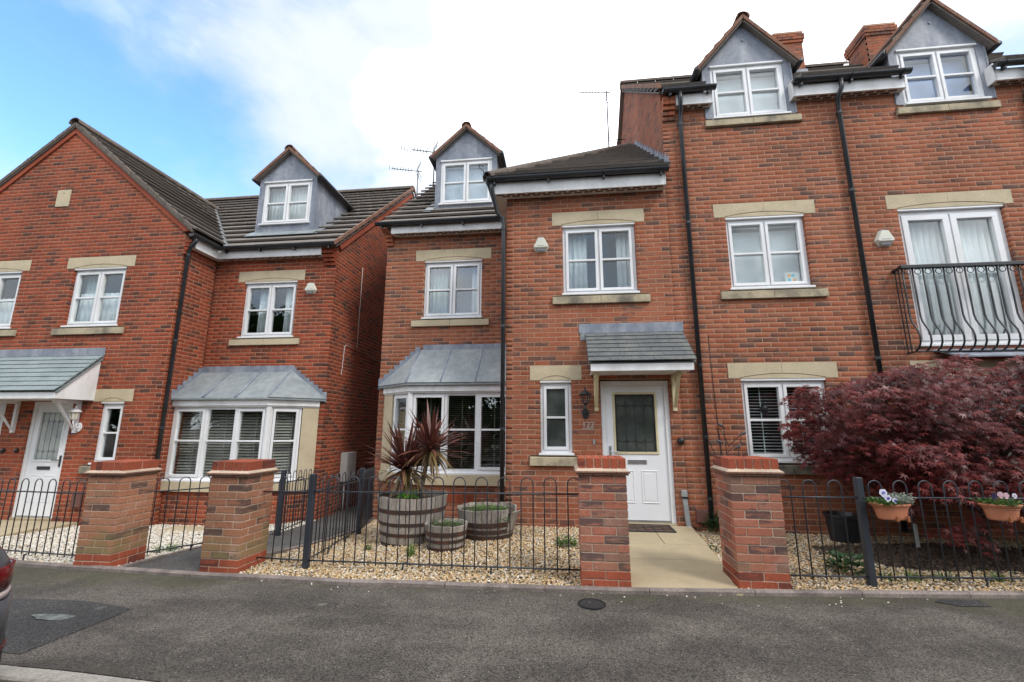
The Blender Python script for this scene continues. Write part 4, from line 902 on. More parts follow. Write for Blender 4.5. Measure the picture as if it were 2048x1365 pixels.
fl = MB(); fl.prism([(5.20, -.002, 2.52), (6.9, -.002, 2.52), (6.9, -.30, 2.385), (5.30, -.30, 2.385)], (0, 0, -.02)); fl.build('lead_canopy', M['lead'], H2)
def ry2(z): return -.264+(z-6.95)/.853
for cx in (3.13, 6.02):
    dormer(H2, cx, -.012, 6.66, 6.435, 7.40, 7.42, 8.235, ry2, hw=.70, front_base=False, jamb_from=6.44)
ZE = 6.655
for a, b, e in ((1.93, 2.50, (2.50,)), (3.76, 5.39, (3.76, 5.39)), (6.65, 8.25, (6.65,))):
    fascia_run(H2, a, b, 0, -.15, ZE, ZE+.185, ends=e); gutter(H2, (a-(.22 if a < 2 else .03), -.215, ZE+.235), (b+.05, -.215, ZE+.235))
R = Roof(H2, M['tile']); sl4 = Vector((0, 1, .853)).normalized(); l4 = math.hypot(1, .853)*3.84
for a, b in ((1.66, 2.40), (3.86, 5.29), (6.75, 7.1)): R.plane((0, -.19, 6.915), (1, 0, 0), sl4, 1.2, lambda s, a=a, b=b: (a, b))
R.plane(Vector((0, -.19, 6.915))+sl4*1.2, (1, 0, 0), sl4, l4-1.2, lambda s: (1.66, 7.1), tiled=True)
R.plane((0, 7.3, 6.93), (1, 0, 0), Vector((0, -1, .853)).normalized(), l4, lambda s: (1.66, 7.1), tiled=False)
rf2 = R.finish(40); ridge_line(rf2, (1.62, 3.55, 10.26), (7.1, 3.55, 10.26), M['ridge_grey'])
for sgn in (-1, 1):   # verge with cloaked tile ends
    for k in range(15):
        f0, f1 = k/15, (k+1)/15-.006; y0_, y1_ = 3.54+sgn*3.80*(1-f0), 3.54+sgn*3.80*(1-f1); za, zb_ = 6.95+3.24*f0, 6.95+3.24*f1
        mb = MB(); mb.prism([(1.625, y0_, za-.05), (1.625, y1_, zb_-.05), (1.625, y1_, zb_+.05), (1.625, y0_, za+.05)], (.06, 0, 0)); mb.a = [random.random()]*len(mb.f); mb.build('verge_tile', M['terracotta_tile'], rf2, attr='bc')
corbel(H2, 1.722, 1.925, 0, ZE+.17, M['brick'])
house_shell(H2, 1.735, 7.08, 0, 7.0, 6.6, (0.0, 2.75, 5.35))
def chimney(house, x0, x1, y0, y1, zb_, zt, bm):
    mb = MB(); mb.box(x0+.005, x1-.005, y0+.005, y1-.005, zb_, zt-.02); c = mb.build('chimney', M['mortar'], house); r = 0; z = zb_
    while z < zt-.07:
        o = {0: 0}.get(0); left = zt-z; p = .05 if left < .24 else (.03 if .24 <= left < .34 else 0)
        for (ax0, ax1, ay0, ay1) in ((x0-p, x1+p, y0-p, y0+.06), (x0-p, x1+p, y1-.06, y1+p)):
            u = ax0+(.1125 if r % 2 else 0)-.225
            while u < ax1:
                a, b = max(u+.005, ax0), min(u+.22, ax1); u += .225
                if b-a > .03: mb = MB(); mb.box(a, b, ay0, ay1, z+.005, z+.07, random.random()); mb.build('brick', bm, c, attr='bc')
        for (ax0, ax1) in ((x0-p, x0+.06), (x1-.06, x1+p)):
            u = y0+.065+(.1125 if r % 2 else 0)-.225
            while u < y1-.065:
                a, b = max(u+.005, y0+.065), min(u+.22, y1-.065); u += .225
                if b-a > .03: mb = MB(); mb.box(ax0, ax1, a, b, z+.005, z+.07, random.random()); mb.build('brick', bm, c, attr='bc')
        z += .075; r += 1
    mb = MB(); mb.prism([(x0-.03, y0-.03, zt-.02), (x1+.03, y0-.03, zt-.02), (x1+.03, y1+.03, zt-.02), (x0-.03, y1+.03, zt-.02)], (0, 0, .05)); mb.build('flaunching', M['mortar'], c)
    mb = MB(); mb.lathe([(.0, .03), (.13, .03), (.125, .08), (.15, .13), (.1, .19), (0, .2)], ((x0+x1)/2-.08, (y0+y1)/2, zt), 14); mb.build('chimney_cowl', M['terracotta_tile'], c, smooth=True)
    mb = MB(); mb.box(x0-.03, x1+.03, y0-.03, y1+.03, zb_, zb_+.35); mb.build('flashing', M['lead'], c)
chimney(H2, 5.34, 5.97, 3.2, 3.9, 9.6, 11.0, M['brick'])
downpipe(H2, [(1.985, -.215, ZE+.18), (1.985, -.21, ZE+.05), (2.0, -.12, ZE-.08), (2.0, -.055, ZE-.20), (2.0, -.055, .08)], clips=[(2.0, -.055, z) for z in (6.35, 4.6, 2.33, 1.3, .45)])
downpipe(H2, [(4.43, -.215, ZE+.18), (4.43, -.21, ZE+.03), (4.40, -.13, ZE-.09), (4.44, -.055, ZE-.22), (4.44, -.055, .08)], clips=[(4.44, -.055, z) for z in (6.35, 5.0, 2.4, .6)])

# next house along the terrace: only its edge shows
H3 = thing('terraced_house', 'end of the next terraced house with dormer beyond the black downpipe', 'house', (8.5, 0, 0))
W3 = Wall(H3, M['mortar'], M['brick']); W3.lay(7.104, 0, 0, 0, 3.4, BZ+.15, 6.70, BZ, [(1.25, 2.4, 6.41, 7)], phase=.03); W3.finish(60)
dormer(H3, 8.93, -.012, 6.66, 6.435, 7.40, 7.42, 8.235, ry2, hw=.70, front_base=False, jamb_from=6.44)
R = Roof(H3, M['tile']); R.plane((0, -.19, 6.915), (1, 0, 0), sl4, l4, lambda s: (7.11, 8.2), tiled=True); R.plane((0, -.19, 6.915), (1, 0, 0), sl4, l4, lambda s: (9.66, 10.5), tiled=False); R.plane(Vector((0, -.19, 6.915))+sl4*1.2, (1, 0, 0), sl4, l4-1.2, lambda s: (8.2, 9.66), tiled=False); R.plane((0, 7.3, 6.93), (1, 0, 0), Vector((0, -1, .853)).normalized(), l4, lambda s: (7.11, 10.5), tiled=False); R.finish(20)
house_shell(H3, 7.11, 10.5, 0, 7.0, 6.6, (0.0, 2.75, 5.35))
chimney(H3, 7.42, 8.06, 3.2, 3.9, 9.6, 11.0, M['brick'])
downpipe(H3, [(7.05, -.215, ZE+.18), (7.05, -.21, ZE+.03), (7.09, -.13, ZE-.09), (7.10, -.055, ZE-.22), (7.10, -.055, .08)], clips=[(7.10, -.055, z) for z in (6.35, 4.6)])
# ================================================================== pair of houses on the left
DW, DG, DR = -.19, -.265, -.30; YW, YR = .45, 1.30; XC = -10.21; XR, XG = -7.28, -4.60; XL = 2*XC-XR
BW, BR = BZ+DW, BZ+DR
HL = thing('semi_detached_house', 'orange red brick pair of houses with front gable and shared pale slate porch', 'house', (-8.8, YW, -.3))
WL = Wall(HL, M['mortar_left'], M['brick_left'])
def lw(c, w, z0, z1, d): return (c-w/2-XL, c+w/2-XL, z0+d, z1+d)
ops = []; CW = (-9.03, 2*XC+9.03); CG = (-8.24, 2*XC+8.24); CD = (-9.49, 2*XC+9.49)
for c in CW: ops += [lw(c, 1.16, 3.335, 4.91, DW), lw(c, 1.50, 4.685, 4.91, DW), lw(c, 1.52, 3.335, 3.485, DW)]
for c in CG: ops += [lw(c, .475, .86, 2.36, DG), lw(c, .80, 2.135, 2.36, DG), lw(c, .80, .86, 1.01, DG)]
for c in CD: ops += [lw(c, .87, -.2, 2.13, -.24)]
ops.append((-10.37-XL, -10.05-XL, 5.855, 6.24))
ZAP = 7.60; ZEV = ZAP-.82*(XC-XL)
def gw(z):
    hwd = (ZAP-z)/.82
    if hwd > XC-XL: return (0, XR-XL)
    return (XC-hwd-XL, XC+hwd-XL) if hwd > .05 else None
WL.lay(XL, YW, 0, 0, XR-XL, BW+.2, ZAP, BW, ops, clip=gw, vis=1.1)
WL.lay(XR, YW, math.pi/2, 0, YR-YW, BW+.2, 4.95, BW, vis=.8)
cR = -5.99
WL.lay(XR, YR, 0, 0, XG-XR, BR+.2, 4.92, BR, [(cR-.58-XR, cR+.58-XR, 3.335+DR, 4.91+DR), (cR-.735-XR, cR+.735-XR, 4.685+DR, 4.91+DR), (cR-.75-XR, cR+.75-XR, 3.335+DR, 3.485+DR), (0, -4.95-XR, .56+DR, 2.1+DR)])
def gg(z):
    if z < 4.95: return (0, 7.9)
    a = 5.29-(8.50-z)/.853; b = 5.29+(8.50-z)/.853; return (max(0, a-YR), min(7.9, b-YR)) if b > a else None
WL.lay(XG, YR, math.pi/2, 0, 7.9, BR+.2, 8.50, BR, clip=gg, vis=.5, lim=5.3)
for c in CW:
    sill(HL, c-.76, c+.76, YW, 3.335+DW, 3.485+DW, M['stone_sill']); lintel(HL, c-.75, c+.75, YW, 4.685+DW, 4.91+DW, (c-.6, c+.6)); window(HL, T(c-.58, YW, 3.515+DW), 1.16, 1.14, two_light(1.16))
for c in CG:
    sill(HL, c-.40, c+.40, YW, .86+DG, 1.01+DG, joint=False); lintel(HL, c-.40, c+.40, YW, 2.135+DG, 2.36+DG, (c-.235, c+.235), joint=False); window(HL, T(c-.237, YW, 1.04+DG), .475, 1.06, [(.045, .43, True)], sash=.05)
sill(HL, cR-.75, cR+.75, YR, 3.335+DR, 3.485+DR, M['stone']); lintel(HL, cR-.735, cR+.735, YR, 4.685+DR, 4.91+DR, (cR-.6, cR+.6)); window(HL, T(cR-.58, YR, 3.515+DR), 1.16, 1.14, two_light(1.16))
mb = MB(); mb.box(-10.365, -10.055, YW-.012, YW+.08, 5.86, 6.235); pl = mb.build('gable_plaque', M['stone'], HL, bevel=.006); mb = MB(); mb.box(-10.22, -10.19, YW-.014, YW, 6.15, 6.165); mb.build('plaque_mark', M['vent_brown'], pl)
bay(HL, 1, XR+.004, -5.37, -4.70, .743, YR, .475, 1.79, 2.50, 0, M['blind_wood'], 'taupe wooden slatted blind behind the bay window of the gabled house', .052, .75, .050, WL, BR)
WL.finish()
for c, hl in zip(CD, (False, True)):
    front_door(HL, c-.435, c+.435, YW, -.19, 1.885, M['obscure'], M['door_white'], hl, 'black')
    mb = MB(); mb.box(c-.43, c+.43, YW-.02, YW+.12, -.45, -.191); mb.build('door_step', M['slab'], HL)
slate_canopy(HL, 2*XC+8.60, -8.60, YW, 2.73, 2.02, .70, M['slate_left'], 8, True)
for x in (-8.90, XC, 2*XC+8.90): bracket(HL, x, YW, 1.30, 1.885, .46, M['upvc'])
# eaves
fascia_run(HL, XR+.16, -4.85, YR, 1.133, 4.866, 5.04); gutter(HL, (XR+.25, 1.06, 5.07), (-4.53, 1.06, 5.07))
mb = MB(); mb.box(XR+.14, XR+.16, YW+.10, 1.133, 4.854, 5.04); mb.build('fascia', M['upvc_board'], HL); mb = MB(); mb.box(XR+.001, XR+.139, YW+.10, YR, 4.866, 4.878); mb.build('soffit', M['soffit'], HL)
gutter(HL, (XR+.22, 1.08, 5.07), (XR+.22, YW-.10, 5.07))
corbel(HL, -4.845, -4.605, YR, 5.04, M['brick_left'])
for i in range(4):   # corbelled side of the wing corner
    z1_ = 5.0-i*.075; p = .15-.035*i
    mb = MB(); mb.box(XR, XR+p, YW, YW+.10, z1_-.07, z1_-.004, random.randint(0, 18)/24); mb.build('corbel_brick', M['brick_left'], HL, attr='bc', bevel=.003)
def ryL(z): return 1.283+(z-5.207)/.853
ZR = 7.732
R = Roof(HL, M['tile']); slm = Vector((0, 1, .853)).normalized(); y0 = 1.09; z0 = 5.207+.853*(y0-1.283); ll = math.hypot(1, .853)*(5.29-y0)
def left_u(s):
    z = z0+slm.z*s; return XC+(ZR-z)/.82 if z < ZR else XC
R.plane((0, y0, z0), (1, 0, 0), slm, ll, lambda s: (left_u(s)-.02, -4.52))
R.plane((0, y0, z0), (1, 0, 0), slm, ll, lambda s: (-15.6, 2*XC-left_u(s)))
R.plane((0, 2*5.29-y0, z0), (1, 0, 0), Vector((0, -1, .853)).normalized(), ll, lambda s: (-15.6, -4.52), tiled=False)
HWR = 3.14
for sx in (-1, 1):
    e = Vector((XC+sx*HWR, YW-.06, ZR-.82*HWR)); sv = Vector((-sx, 0, .82)).normalized(); lw_ = math.hypot(1, .82)*HWR
    R.plane(e, (0, 1, 0), sv, lw_, lambda s, e=e, sv=sv: (0, ryL(e.z+sv.z*s)-e.y+.06))
rl = R.finish(200)
yv = ryL(ZR)
ridge_line(rl, (XC, YW-.10, ZR+.05), (XC, yv+.05, ZR+.05), M['ridge_grey']); ridge_line(rl, (-15.6, 5.29, 8.68), (-4.50, 5.29, 8.68), M['ridge_grey'])
a = Vector((XC, yv, ZR+.02)); b = Vector((XC+(ZR-z0)/.82, y0, z0+.03)); mb = MB(); mb.tube([a, b], .055, 6); mb.build('valley', M['lead_green'], rl)
for sx in (-1, 1):      # gable verge: smooth brick course and tile ends
    n = 14
    for k in range(n):
        f0, f1 = k/n, (k+1)/n-.005
        def q(f, dz): return (XC+sx*(HWR-.03)*(1-f), YW-.075, ZR-.82*(HWR-.03)*(1-f)+dz)
        mb = MB(); mb.prism([q(f0, -.035), q(f1, -.035), q(f1, .055), q(f0, .055)], (0, .1, 0)); mb.a = [random.random()]*len(mb.f); mb.build('verge_tile', M['ridge_grey'], rl, attr='bc')
    mb = MB(); mb.prism([(XC+sx*(HWR-.06), YW-.03, ZR-.82*(HWR-.06)-.03), (XC, YW-.03, ZR-.03), (XC, YW-.03, ZAP-.05), (XC+sx*(HWR-.22), YW-.03, ZAP-.05-.82*(HWR-.22))], (0, .1, 0)); mb.build('verge_course', M['brick_smooth'], HL)
for sgn in (-1, 1):
    n = 16
    for k in range(n):
        f0, f1 = k/n, (k+1)/n-.005; ya, yb = 5.29+sgn*4.27*(1-f0), 5.29+sgn*4.27*(1-f1); za, zb_ = z0+.02+3.64*f0, z0+.02+3.64*f1
        mb = MB(); mb.prism([(-4.52, ya, za-.05), (-4.52, yb, zb_-.05), (-4.52, yb, zb_+.04), (-4.52, ya, za+.04)], (.04, 0, 0)); mb.a = [random.random()]*len(mb.f); mb.build('verge_tile', M['terracotta_tile'], rl, attr='bc')
    mb = MB(); mb.prism([(XG, 5.29+sgn*4.0, 5.12), (XG, 5.29, 8.54), (XG, 5.29, 8.38), (XG, 5.29+sgn*3.9, 5.05)], (.045, 0, 0)); mb.build('verge_course', M['brick_smooth'], HL)
house_shell(HL, -15.4, XG-.005, YR, 9.2, 4.85, (-.2, 2.45, 4.9))
mb = MB(); mb.box(XL+.2, XR-.2, YW+.2, YR, 2.25, 2.45); mb.box(XL+.001, XL+.1, YW+.12, YR+.1, -.4, 4.9); mb.box(-15.4, XL, YR, YR+.1, -.4, 4.85); mb.build('hidden_wall', M['brick_far'], HL)
dormer(HL, -6.145, 1.732, 5.60, 5.888, 6.905, 7.035, 7.66, ryL)
downpipe(HL, [(XR+.22, YW+.02, 5.03), (XR+.22, YW+.03, 4.95), (XR+.10, YW+.04, 4.84), (XR+.055, YW+.07, 4.74), (XR+.055, YW+.07, -.25)], clips=[(XR+.055, YW+.07, z) for z in (4.7, 3.0, 1.4)], outdir=(-1, 0, 0))

# ------------------------------------------------------------------ curtains and blinds inside the upper windows
curtain('curtain', 'pale green curtain drawn left in upper window above the bay of house 122', -2.66, -2.30, 1.55, 3.5, 4.66, M['curtain_teal'], 4)
curtain('curtain', 'white curtain at the right of upper window above the bay of house 122', -1.80, -1.60, 1.55, 3.5, 4.66, M['curtain'], 3)
curtain('curtain', 'white curtain at the left of upper window above the door of house 122', .06, .42, .22, 3.5, 4.66, M['curtain'], 4)
curtain('curtain', 'white curtain at the right of upper window above the door of house 122', .90, 1.14, .22, 3.5, 4.66, M['curtain'], 3)
curtain('curtain', 'white net curtain in the dormer of the gabled house', -6.69, -5.60, 1.92, 5.92, 6.89, M['curtain'], 12, .015)
curtain('curtain', 'white net curtain in the right hand gable window', -9.57, -8.49, .63, 3.32, 4.02, M['curtain'], 9, .015)
curtain('curtain', 'pale curtain at the side of the right hand gable window', -9.55, -9.28, .68, 3.32, 4.46, M['curtain_teal'], 3)
curtain('curtain', 'white net curtain in the left hand gable window', -11.93, -10.85, .63, 3.32, 3.98, M['curtain'], 9, .015)
curtain('curtain', 'pale curtain at the left of window above the bay of the gabled house', -6.34, -6.02, 1.50, 3.22, 4.34, M['curtain'], 3)
curtain('curtain', 'pale curtain at the right of window above the bay of the gabled house', -5.76, -5.44, 1.50, 3.22, 4.34, M['curtain'], 3)
slat_blind('white closed blind in the dormer of house 122', T(-2.60, 2.08, 0), 1.10, 6.25, 7.24, M['blind_white'], .1, solid=True)
slat_blind('white closed blind in the dormer beside the lower hipped roof', T(2.6, .16, 0), 1.08, 6.45, 7.39, M['blind_white'], .05, solid=True)
slat_blind('blue closed blind in the dormer above the balcony', T(5.48, .16, 0), 1.08, 6.45, 7.39, M['blind_blue'], .05, solid=True)
slat_blind('white closed blind in the dormer of the end house', T(8.39, .16, 0), 1.08, 6.45, 7.39, M['blind_white'], .05, solid=True)
slat_blind('white closed blind in the middle floor window between the two downpipes', T(2.62, .22, 0), 1.08, 3.53, 4.63, M['blind_white'], .09, solid=True)
slat_blind('dark room blind with thin cream slats behind the maple', T(2.62, .17, 0), 1.08, .98, 2.08, M['blind_white'], .045, .035, .16)
curtain('curtain', 'white net curtain inside the balcony door', 5.13, 6.46, .22, 2.62, 4.6, M['curtain'], 14, .02)
curtain('curtain', 'white net curtain in ground floor window behind the maple', 5.05, 6.45, .25, 1.0, 2.05, M['curtain'], 12, .02)
mb = MB(); mb.box(3.42, 3.62, .115, .118, 3.60, 3.78); st = mb.build('window_sticker', M['curtain']); tag(st, 'small pale poster stuck low inside the middle floor window', 'poster')
for i, (dx, dz, cc) in enumerate(((.03, .10, (.8, .35, .1)), (.09, .10, (.1, .5, .6)), (.03, .03, (.1, .45, .6)), (.10, .03, (.8, .4, .15)))):
    m_ = basic('sticker_print', cc, .6); mb = MB(); mb.box(3.42+dx, 3.42+dx+.05, .1135, .1148, 3.60+dz, 3.60+dz+.05); mb.build('print', m_, st)
mb = MB(); mb.lathe([(0, -.01), (.03, -.01), (.055, .05), (.05, .1), (.02, .15), (0, .155)], (2.93, .165, 1.62), 14); mb.tube([(2.93, .165, 1.77), (2.93, .165, 2.05)], .004, 5); o = mb.build('hanging_ornament', M['iron'], smooth=True); tag(o, 'dark round ornament hanging inside the window behind the maple', 'ornament')
# ------------------------------------------------------------------ garden ground, paths
struct(sheet('garden_bed', xs_all, lambda x: (kerb_y(x)+.02, 1.6), M['gravel_bed'], -.012, ny=14))
lp = [(-4.86, -2.24), (-4.86, -1.6), (-4.82, -.99), (-4.62, -.5), (-4.44, 0.0), (-4.5, 1.3), (-4.56, 9)]
rp = [(-3.87, -2.38), (-3.72, -1.75), (-3.45, -1.15), (-3.33, -.6), (-3.25, .2), (-3.50, 1.3), (-3.56, 9)]
mb = MB()
for (a, b), (c, d) in zip(lp, rp):
    for k in range(5):
        x, y = a+(c-a)*k/4, b+(d-b)*k/4; mb.v.append((x, y, zg(x, y)+.014))
for i in range(len(lp)-1):
    for k in range(4): mb.f.append((i*5+k, i*5+k+1, (i+1)*5+k+1, (i+1)*5+k))
mb.a = [0]*len(mb.f); alley = struct(mb.build('alley_path', M['asphalt_road'], smooth=True))
def strip(line, wdt, h, m, name, parent):
    for (a, b), (c, d) in zip(line[:-1], line[1:]):
        v = Vector((c-a, d-b, 0)); n = max(1, int(v.length/.6)); nn = Vector((-v.y, v.x, 0)).normalized()*wdt/2
        for k in range(n):
            p, q = Vector((a, b, 0))+v*(k/n), Vector((a, b, 0))+v*((k+1)/n-.006); mb = MB(); z0_, z1_ = zg(p.x, p.y), zg(q.x, q.y)
            P4 = [p-nn, q-nn, q+nn, p+nn]; zs = [z0_, z1_, z1_, z0_]
            mb.hexa([(e.x, e.y, z-.1) for e, z in zip(P4, zs)]+[(e.x, e.y, z+h) for e, z in zip(P4, zs)]); mb.build(name, m, parent, bevel=.006)
strip(lp[:5], .05, .035, M['edging'], 'edging_stone', alley); strip(rp[1:6], .05, .035, M['edging'], 'edging_stone', alley)
ys = [-2.50, -2.205, -1.55, -.965, -.39, -.02]
path = bpy.data.objects.new('garden_path', None); link(path, None, T(1.1, -1.2, 0)); path['kind'] = 'structure'
def zp(y): return .016+.052*min(max((y+1.9)/1.6, 0), 1)
def rx(y): return float(np.interp(y, [-2.5, -2.11, -1.5, -.92, -.34, .1], [1.49, 1.52, 1.625, 1.665, 1.70, 1.74]))
for i in range(5):
    y0_, y1_ = ys[i]+.004, ys[i+1]-.004
    cuts = [.565, 1.62] if i < 3 else [.565, 1.17, 1.75]
    cuts[-1] = 9
    for a, b in zip(cuts[:-1], cuts[1:]):
        mb = MB(); b0, b1 = min(b-.008, rx(y0_)), min(b-.008, rx(y1_)); j_ = random.uniform(-.002, .002); z0s, z1s = zp(y0_)+j_, zp(y1_)+j_
        mb.hexa([(a, y0_, -.05), (b0, y0_, -.05), (b1, y1_, -.05), (a, y1_, -.05), (a, y0_, z0s), (b0, y0_, z0s), (b1, y1_, z1s), (a, y1_, z1s)]); mb.build('slab', M['slab'], path, bevel=.003)
# left house path to its doors
lpath = bpy.data.objects.new('door_path', None); link(lpath, None, T(-9.5, -.6, -.2)); lpath['kind'] = 'structure'
for i in range(3):
    y = .40-.6*(i+1)
    for k in range(3):
        x = -10.25+k*.6; mb = MB(); zt = zg(x, y)+.03; mb.box(x+.004, x+.596, y+.004, y+.596, zt-.1, zt); mb.build('slab', M['slab'], lpath, bevel=.003)
mb = MB(); zt = zg(-6.1, .3)+.02; mb.box(-6.7, -5.9, .05, .55, zt-.05, zt); tag(mb.build('stone_slab', M['slab'], bevel=.004), 'loose buff paving slab lying in front of the gabled house bay', 'slab')

M['mulch'] = gravel_mat('bark_mulch', [(0, (.05, .03, .02)), (.5, (.085, .055, .036)), (.8, (.03, .02, .015)), (1, (.14, .09, .055))])
# gravel: loose pebbles, nobody could count them
def inside(poly, x, y):
    c = np.zeros(len(x), bool); n = len(poly)
    for i in range(n):
        (x0, y0), (x1, y1) = poly[i], poly[(i+1) % n]
        cond = ((y0 > y) != (y1 > y)); t = (x1-x0)*(y-y0)/((y1-y0) if y1 != y0 else 1e-9)+x0
        c ^= cond & (x < t)
    return c
OCT = np.array([(1, 0, 0), (-1, 0, 0), (0, 1, 0), (0, -1, 0), (0, 0, 1), (0, 0, -1)], float)
OF = np.array([(0, 2, 4), (2, 1, 4), (1, 3, 4), (3, 0, 4), (2, 0, 5), (1, 2, 5), (3, 1, 5), (0, 3, 5)])
def gravel(name, poly, dens, m, label, size=(.009, .0185), excl=()):
    P_ = np.array(poly); lo, hi = P_.min(0), P_.max(0); n = int((hi[0]-lo[0])*(hi[1]-lo[1])*dens)
    x, y = rng.uniform(lo[0], hi[0], n), rng.uniform(lo[1], hi[1], n); k = inside(poly, x, y)
    for e in excl: k &= ~inside(e, x, y)
    x, y = x[k], y[k]; n = len(x); s = rng.uniform(*size, n)
    V = OCT[None]*s[:, None, None]*rng.uniform(.75, 1.25, (n, 6, 1))*np.stack([rng.uniform(.9, 1.5, n), rng.uniform(.75, 1.1, n), rng.uniform(.5, .85, n)], 1)[:, None, :]
    a = rng.uniform(0, 6.28, n); b = rng.normal(0, .35, n); ca, sa, cb, sb = np.cos(a), np.sin(a), np.cos(b), np.sin(b)
    X, Y, Z = V[..., 0], V[..., 1], V[..., 2]; X, Z = X*cb[:, None]-Z*sb[:, None], X*sb[:, None]+Z*cb[:, None]
    X, Y = X*ca[:, None]-Y*sa[:, None], X*sa[:, None]+Y*ca[:, None]
    zz = np.array([zg(p, q) for p, q in zip(x, y)])+rng.uniform(-.006, .012, n)
    Vf = np.stack([X+x[:, None], Y+y[:, None], Z+zz[:, None]], -1).reshape(-1, 3); Ff = (OF[None]+6*np.arange(n)[:, None, None]).reshape(-1, 3)
    o = np_mesh(name, Vf, Ff, m, None, 'bc', np.repeat(rng.uniform(0, 1, n), 8), kind='stuff', smooth=True); tag(o, label, 'gravel'); return o
main_poly = [(x, kerb_y(x)+.03) for x in np.linspace(-3.3, .56, 18)]+[(.56, -.01), (-.92, -.01), (-.92, .74), (-2.72, .74), (-3.4, 1.29), (-3.48, 1.25), (-3.22, .2), (-3.30, -.6), (-3.42, -1.15), (-3.5, -1.6)]
gravel('gravel', main_poly, 2600, M['gravel'], 'golden gravel spread in front garden of house 122')
right_poly = [(x, kerb_y(x)+.03) for x in np.linspace(1.5, 6.6, 20)]+[(6.8, -.01), (1.78, -.01), (1.70, -.6), (1.66, -1.2), (1.56, -1.9)]
gravel('gravel', right_poly, 2200, M['gravel'], 'golden gravel under the dark red maple', excl=[[(4.6+1.75*math.cos(a)*(1+.15*math.sin(3*a+1)), -.98+.58*math.sin(a)*(1+.2*math.sin(5*a)), ) for a in np.linspace(0, 6.2, 40)]])
left_poly = [(x, kerb_y(x)+.03) for x in np.linspace(-10.5, -4.9, 20)]+[(-4.9, -1.6), (-4.86, -.99), (-4.66, -.5), (-4.48, 0.0), (-4.55, 1.28), (-4.7, 1.28), (-5.4, .74), (-7.26, .74), (-7.26, .44), (-10.5, .44)]
gravel('gravel', left_poly, 1800, M['gravel_white'], 'pale gravel in front of the gabled house', (.010, .021), [[(-10.25, .45), (-8.45, .45), (-8.45, -1.4), (-10.25, -1.4)]])
# stray pebbles kicked onto the pavement
sx = rng.uniform(-3.2, 3.5, 34); mbp = MB()
for x in sx:
    y = kerb_y(x)-.03-abs(rng.normal(0, .10)); s = rng.uniform(.005, .010)
    mbp.add([(x+v[0]*s, y+v[1]*s, zg(x, y)+.004+v[2]*s*.6) for v in OCT], [tuple(f) for f in OF], rng.uniform())
o = mbp.build('loose_pebbles', M['gravel_white'], attr='bc', kind='stuff'); tag(o, 'stray pale pebbles scattered on the asphalt beside the edging', 'pebbles')
gravel('bark_mulch', [(4.6+1.75*math.cos(a), -.98+.58*math.sin(a)) for a in np.linspace(0, 6.2, 30)], 1500, M['mulch'], 'dark bark mulch on the soil under the maple', (.012, .03))
# dark soil and mulch below the maple, bared also to paint its shade darker
mb = MB(); mb.poly([(4.5+2.2*math.cos(a), -.85+.82*math.sin(a), -.006) for a in np.linspace(0, 6.15, 26)]); struct(mb.build('soil_bed', M['soil']))
# ------------------------------------------------------------------ gate pillars
def pillar(label, x, y, z, ang, bm, group='brick gate pillars'):
    p = thing('gate_pillar', label, 'pillar', (x, y, z), None); Mp = T(x, y, z, ang); S = .44
    mb = MB(); mb.box(.006, S-.006, .006, S-.006, -.12, .975); core = mb.build('pillar_core', M['mortar_pillar'], p, Mp)
    def bk(x0, x1, y0, y1, z0, z1, m, name='brick'):
        mb = MB(); j = lambda: random.uniform(-.002, .002); mb.box(x0+j()*.5, x1+j()*.5, y0+j(), y1+j(), z0, z1, random.randint(0, 23)/24); mb.build(name, m, p, Mp, attr='bc', bevel=.004)
    for r in range(13):
        z0, z1 = r*.075+.005, r*.075+.07; m = M['brick_smooth'] if r < 2 else bm
        if r == 0: z0 = -.1
        if r % 2:
            for (a, b) in ((0, .215), (.225, S)): bk(a, b, 0, .1025, z0, z1, m); bk(a, b, S-.1025, S, z0, z1, m)
            for a in (0, S-.1025): bk(a, a+.1025, .1125, .3275, z0, z1, m)
        else:
            for (a, b) in ((0, .215), (.225, S)): bk(0, .1025, a, b, z0, z1, m); bk(S-.1025, S, a, b, z0, z1, m)
            for b in (0, S-.1025): bk(.1125, .3275, b, b+.1025, z0, z1, m)
    for k, (z, o) in enumerate(((.980, .022), (1.0, .036))):
        cuts = (-o, .13+.1*k, .30+.05*k, S+o)
        for a, b in zip(cuts[:-1], cuts[1:]):
            for c, d in ((-o, S/2-.002), (S/2+.002, S+o)):
                mb = MB(); mb.box(a+.002, b-.002, c, d, z, z+.017, random.random()); mb.build('creasing_tile', M['terracotta_tile'], p, Mp, attr='bc', bevel=.003)
    mb = MB(); mb.hexa([(-.03, -.03, 1.018), (S+.03, -.03, 1.018), (S+.03, S+.03, 1.018), (-.03, S+.03, 1.018), (.005, .005, 1.045), (S-.005, .005, 1.045), (S-.005, S-.005, 1.045), (.005, S-.005, 1.045)]); mb.build('mortar_bed', M['mortar_pillar'], p, Mp)
    mb = MB(); mb.box(.008, S-.008, .008, S-.008, 1.03, 1.125); mb.build('cap_mortar', M['mortar_pillar'], p, Mp)
    for i in range(6):
        for c, d in ((0, .215), (.225, S)): bk(i*.075, i*.075+.065, c, d, 1.035, 1.135, M['brick_smooth'], 'cap_brick')
    return p
pillar('weathered brick gate pillar left of the buff slab path to door 122', .119, -2.465, 0, 0, M['brick_pillar'])
pillar('weathered brick gate pillar right of the buff slab path to door 122', 1.521, -2.330, 0, -.012, M['brick_pillar'])
pillar('mossy brick gate pillar on the gabled house side of the asphalt alley', -5.43, -2.17, -.118, .01, M['brick_mossy'])
pillar('brick gate pillar between the asphalt alley and the garden of house 122', -3.83, -2.26, -.09, -.03, M['brick_mossy'])

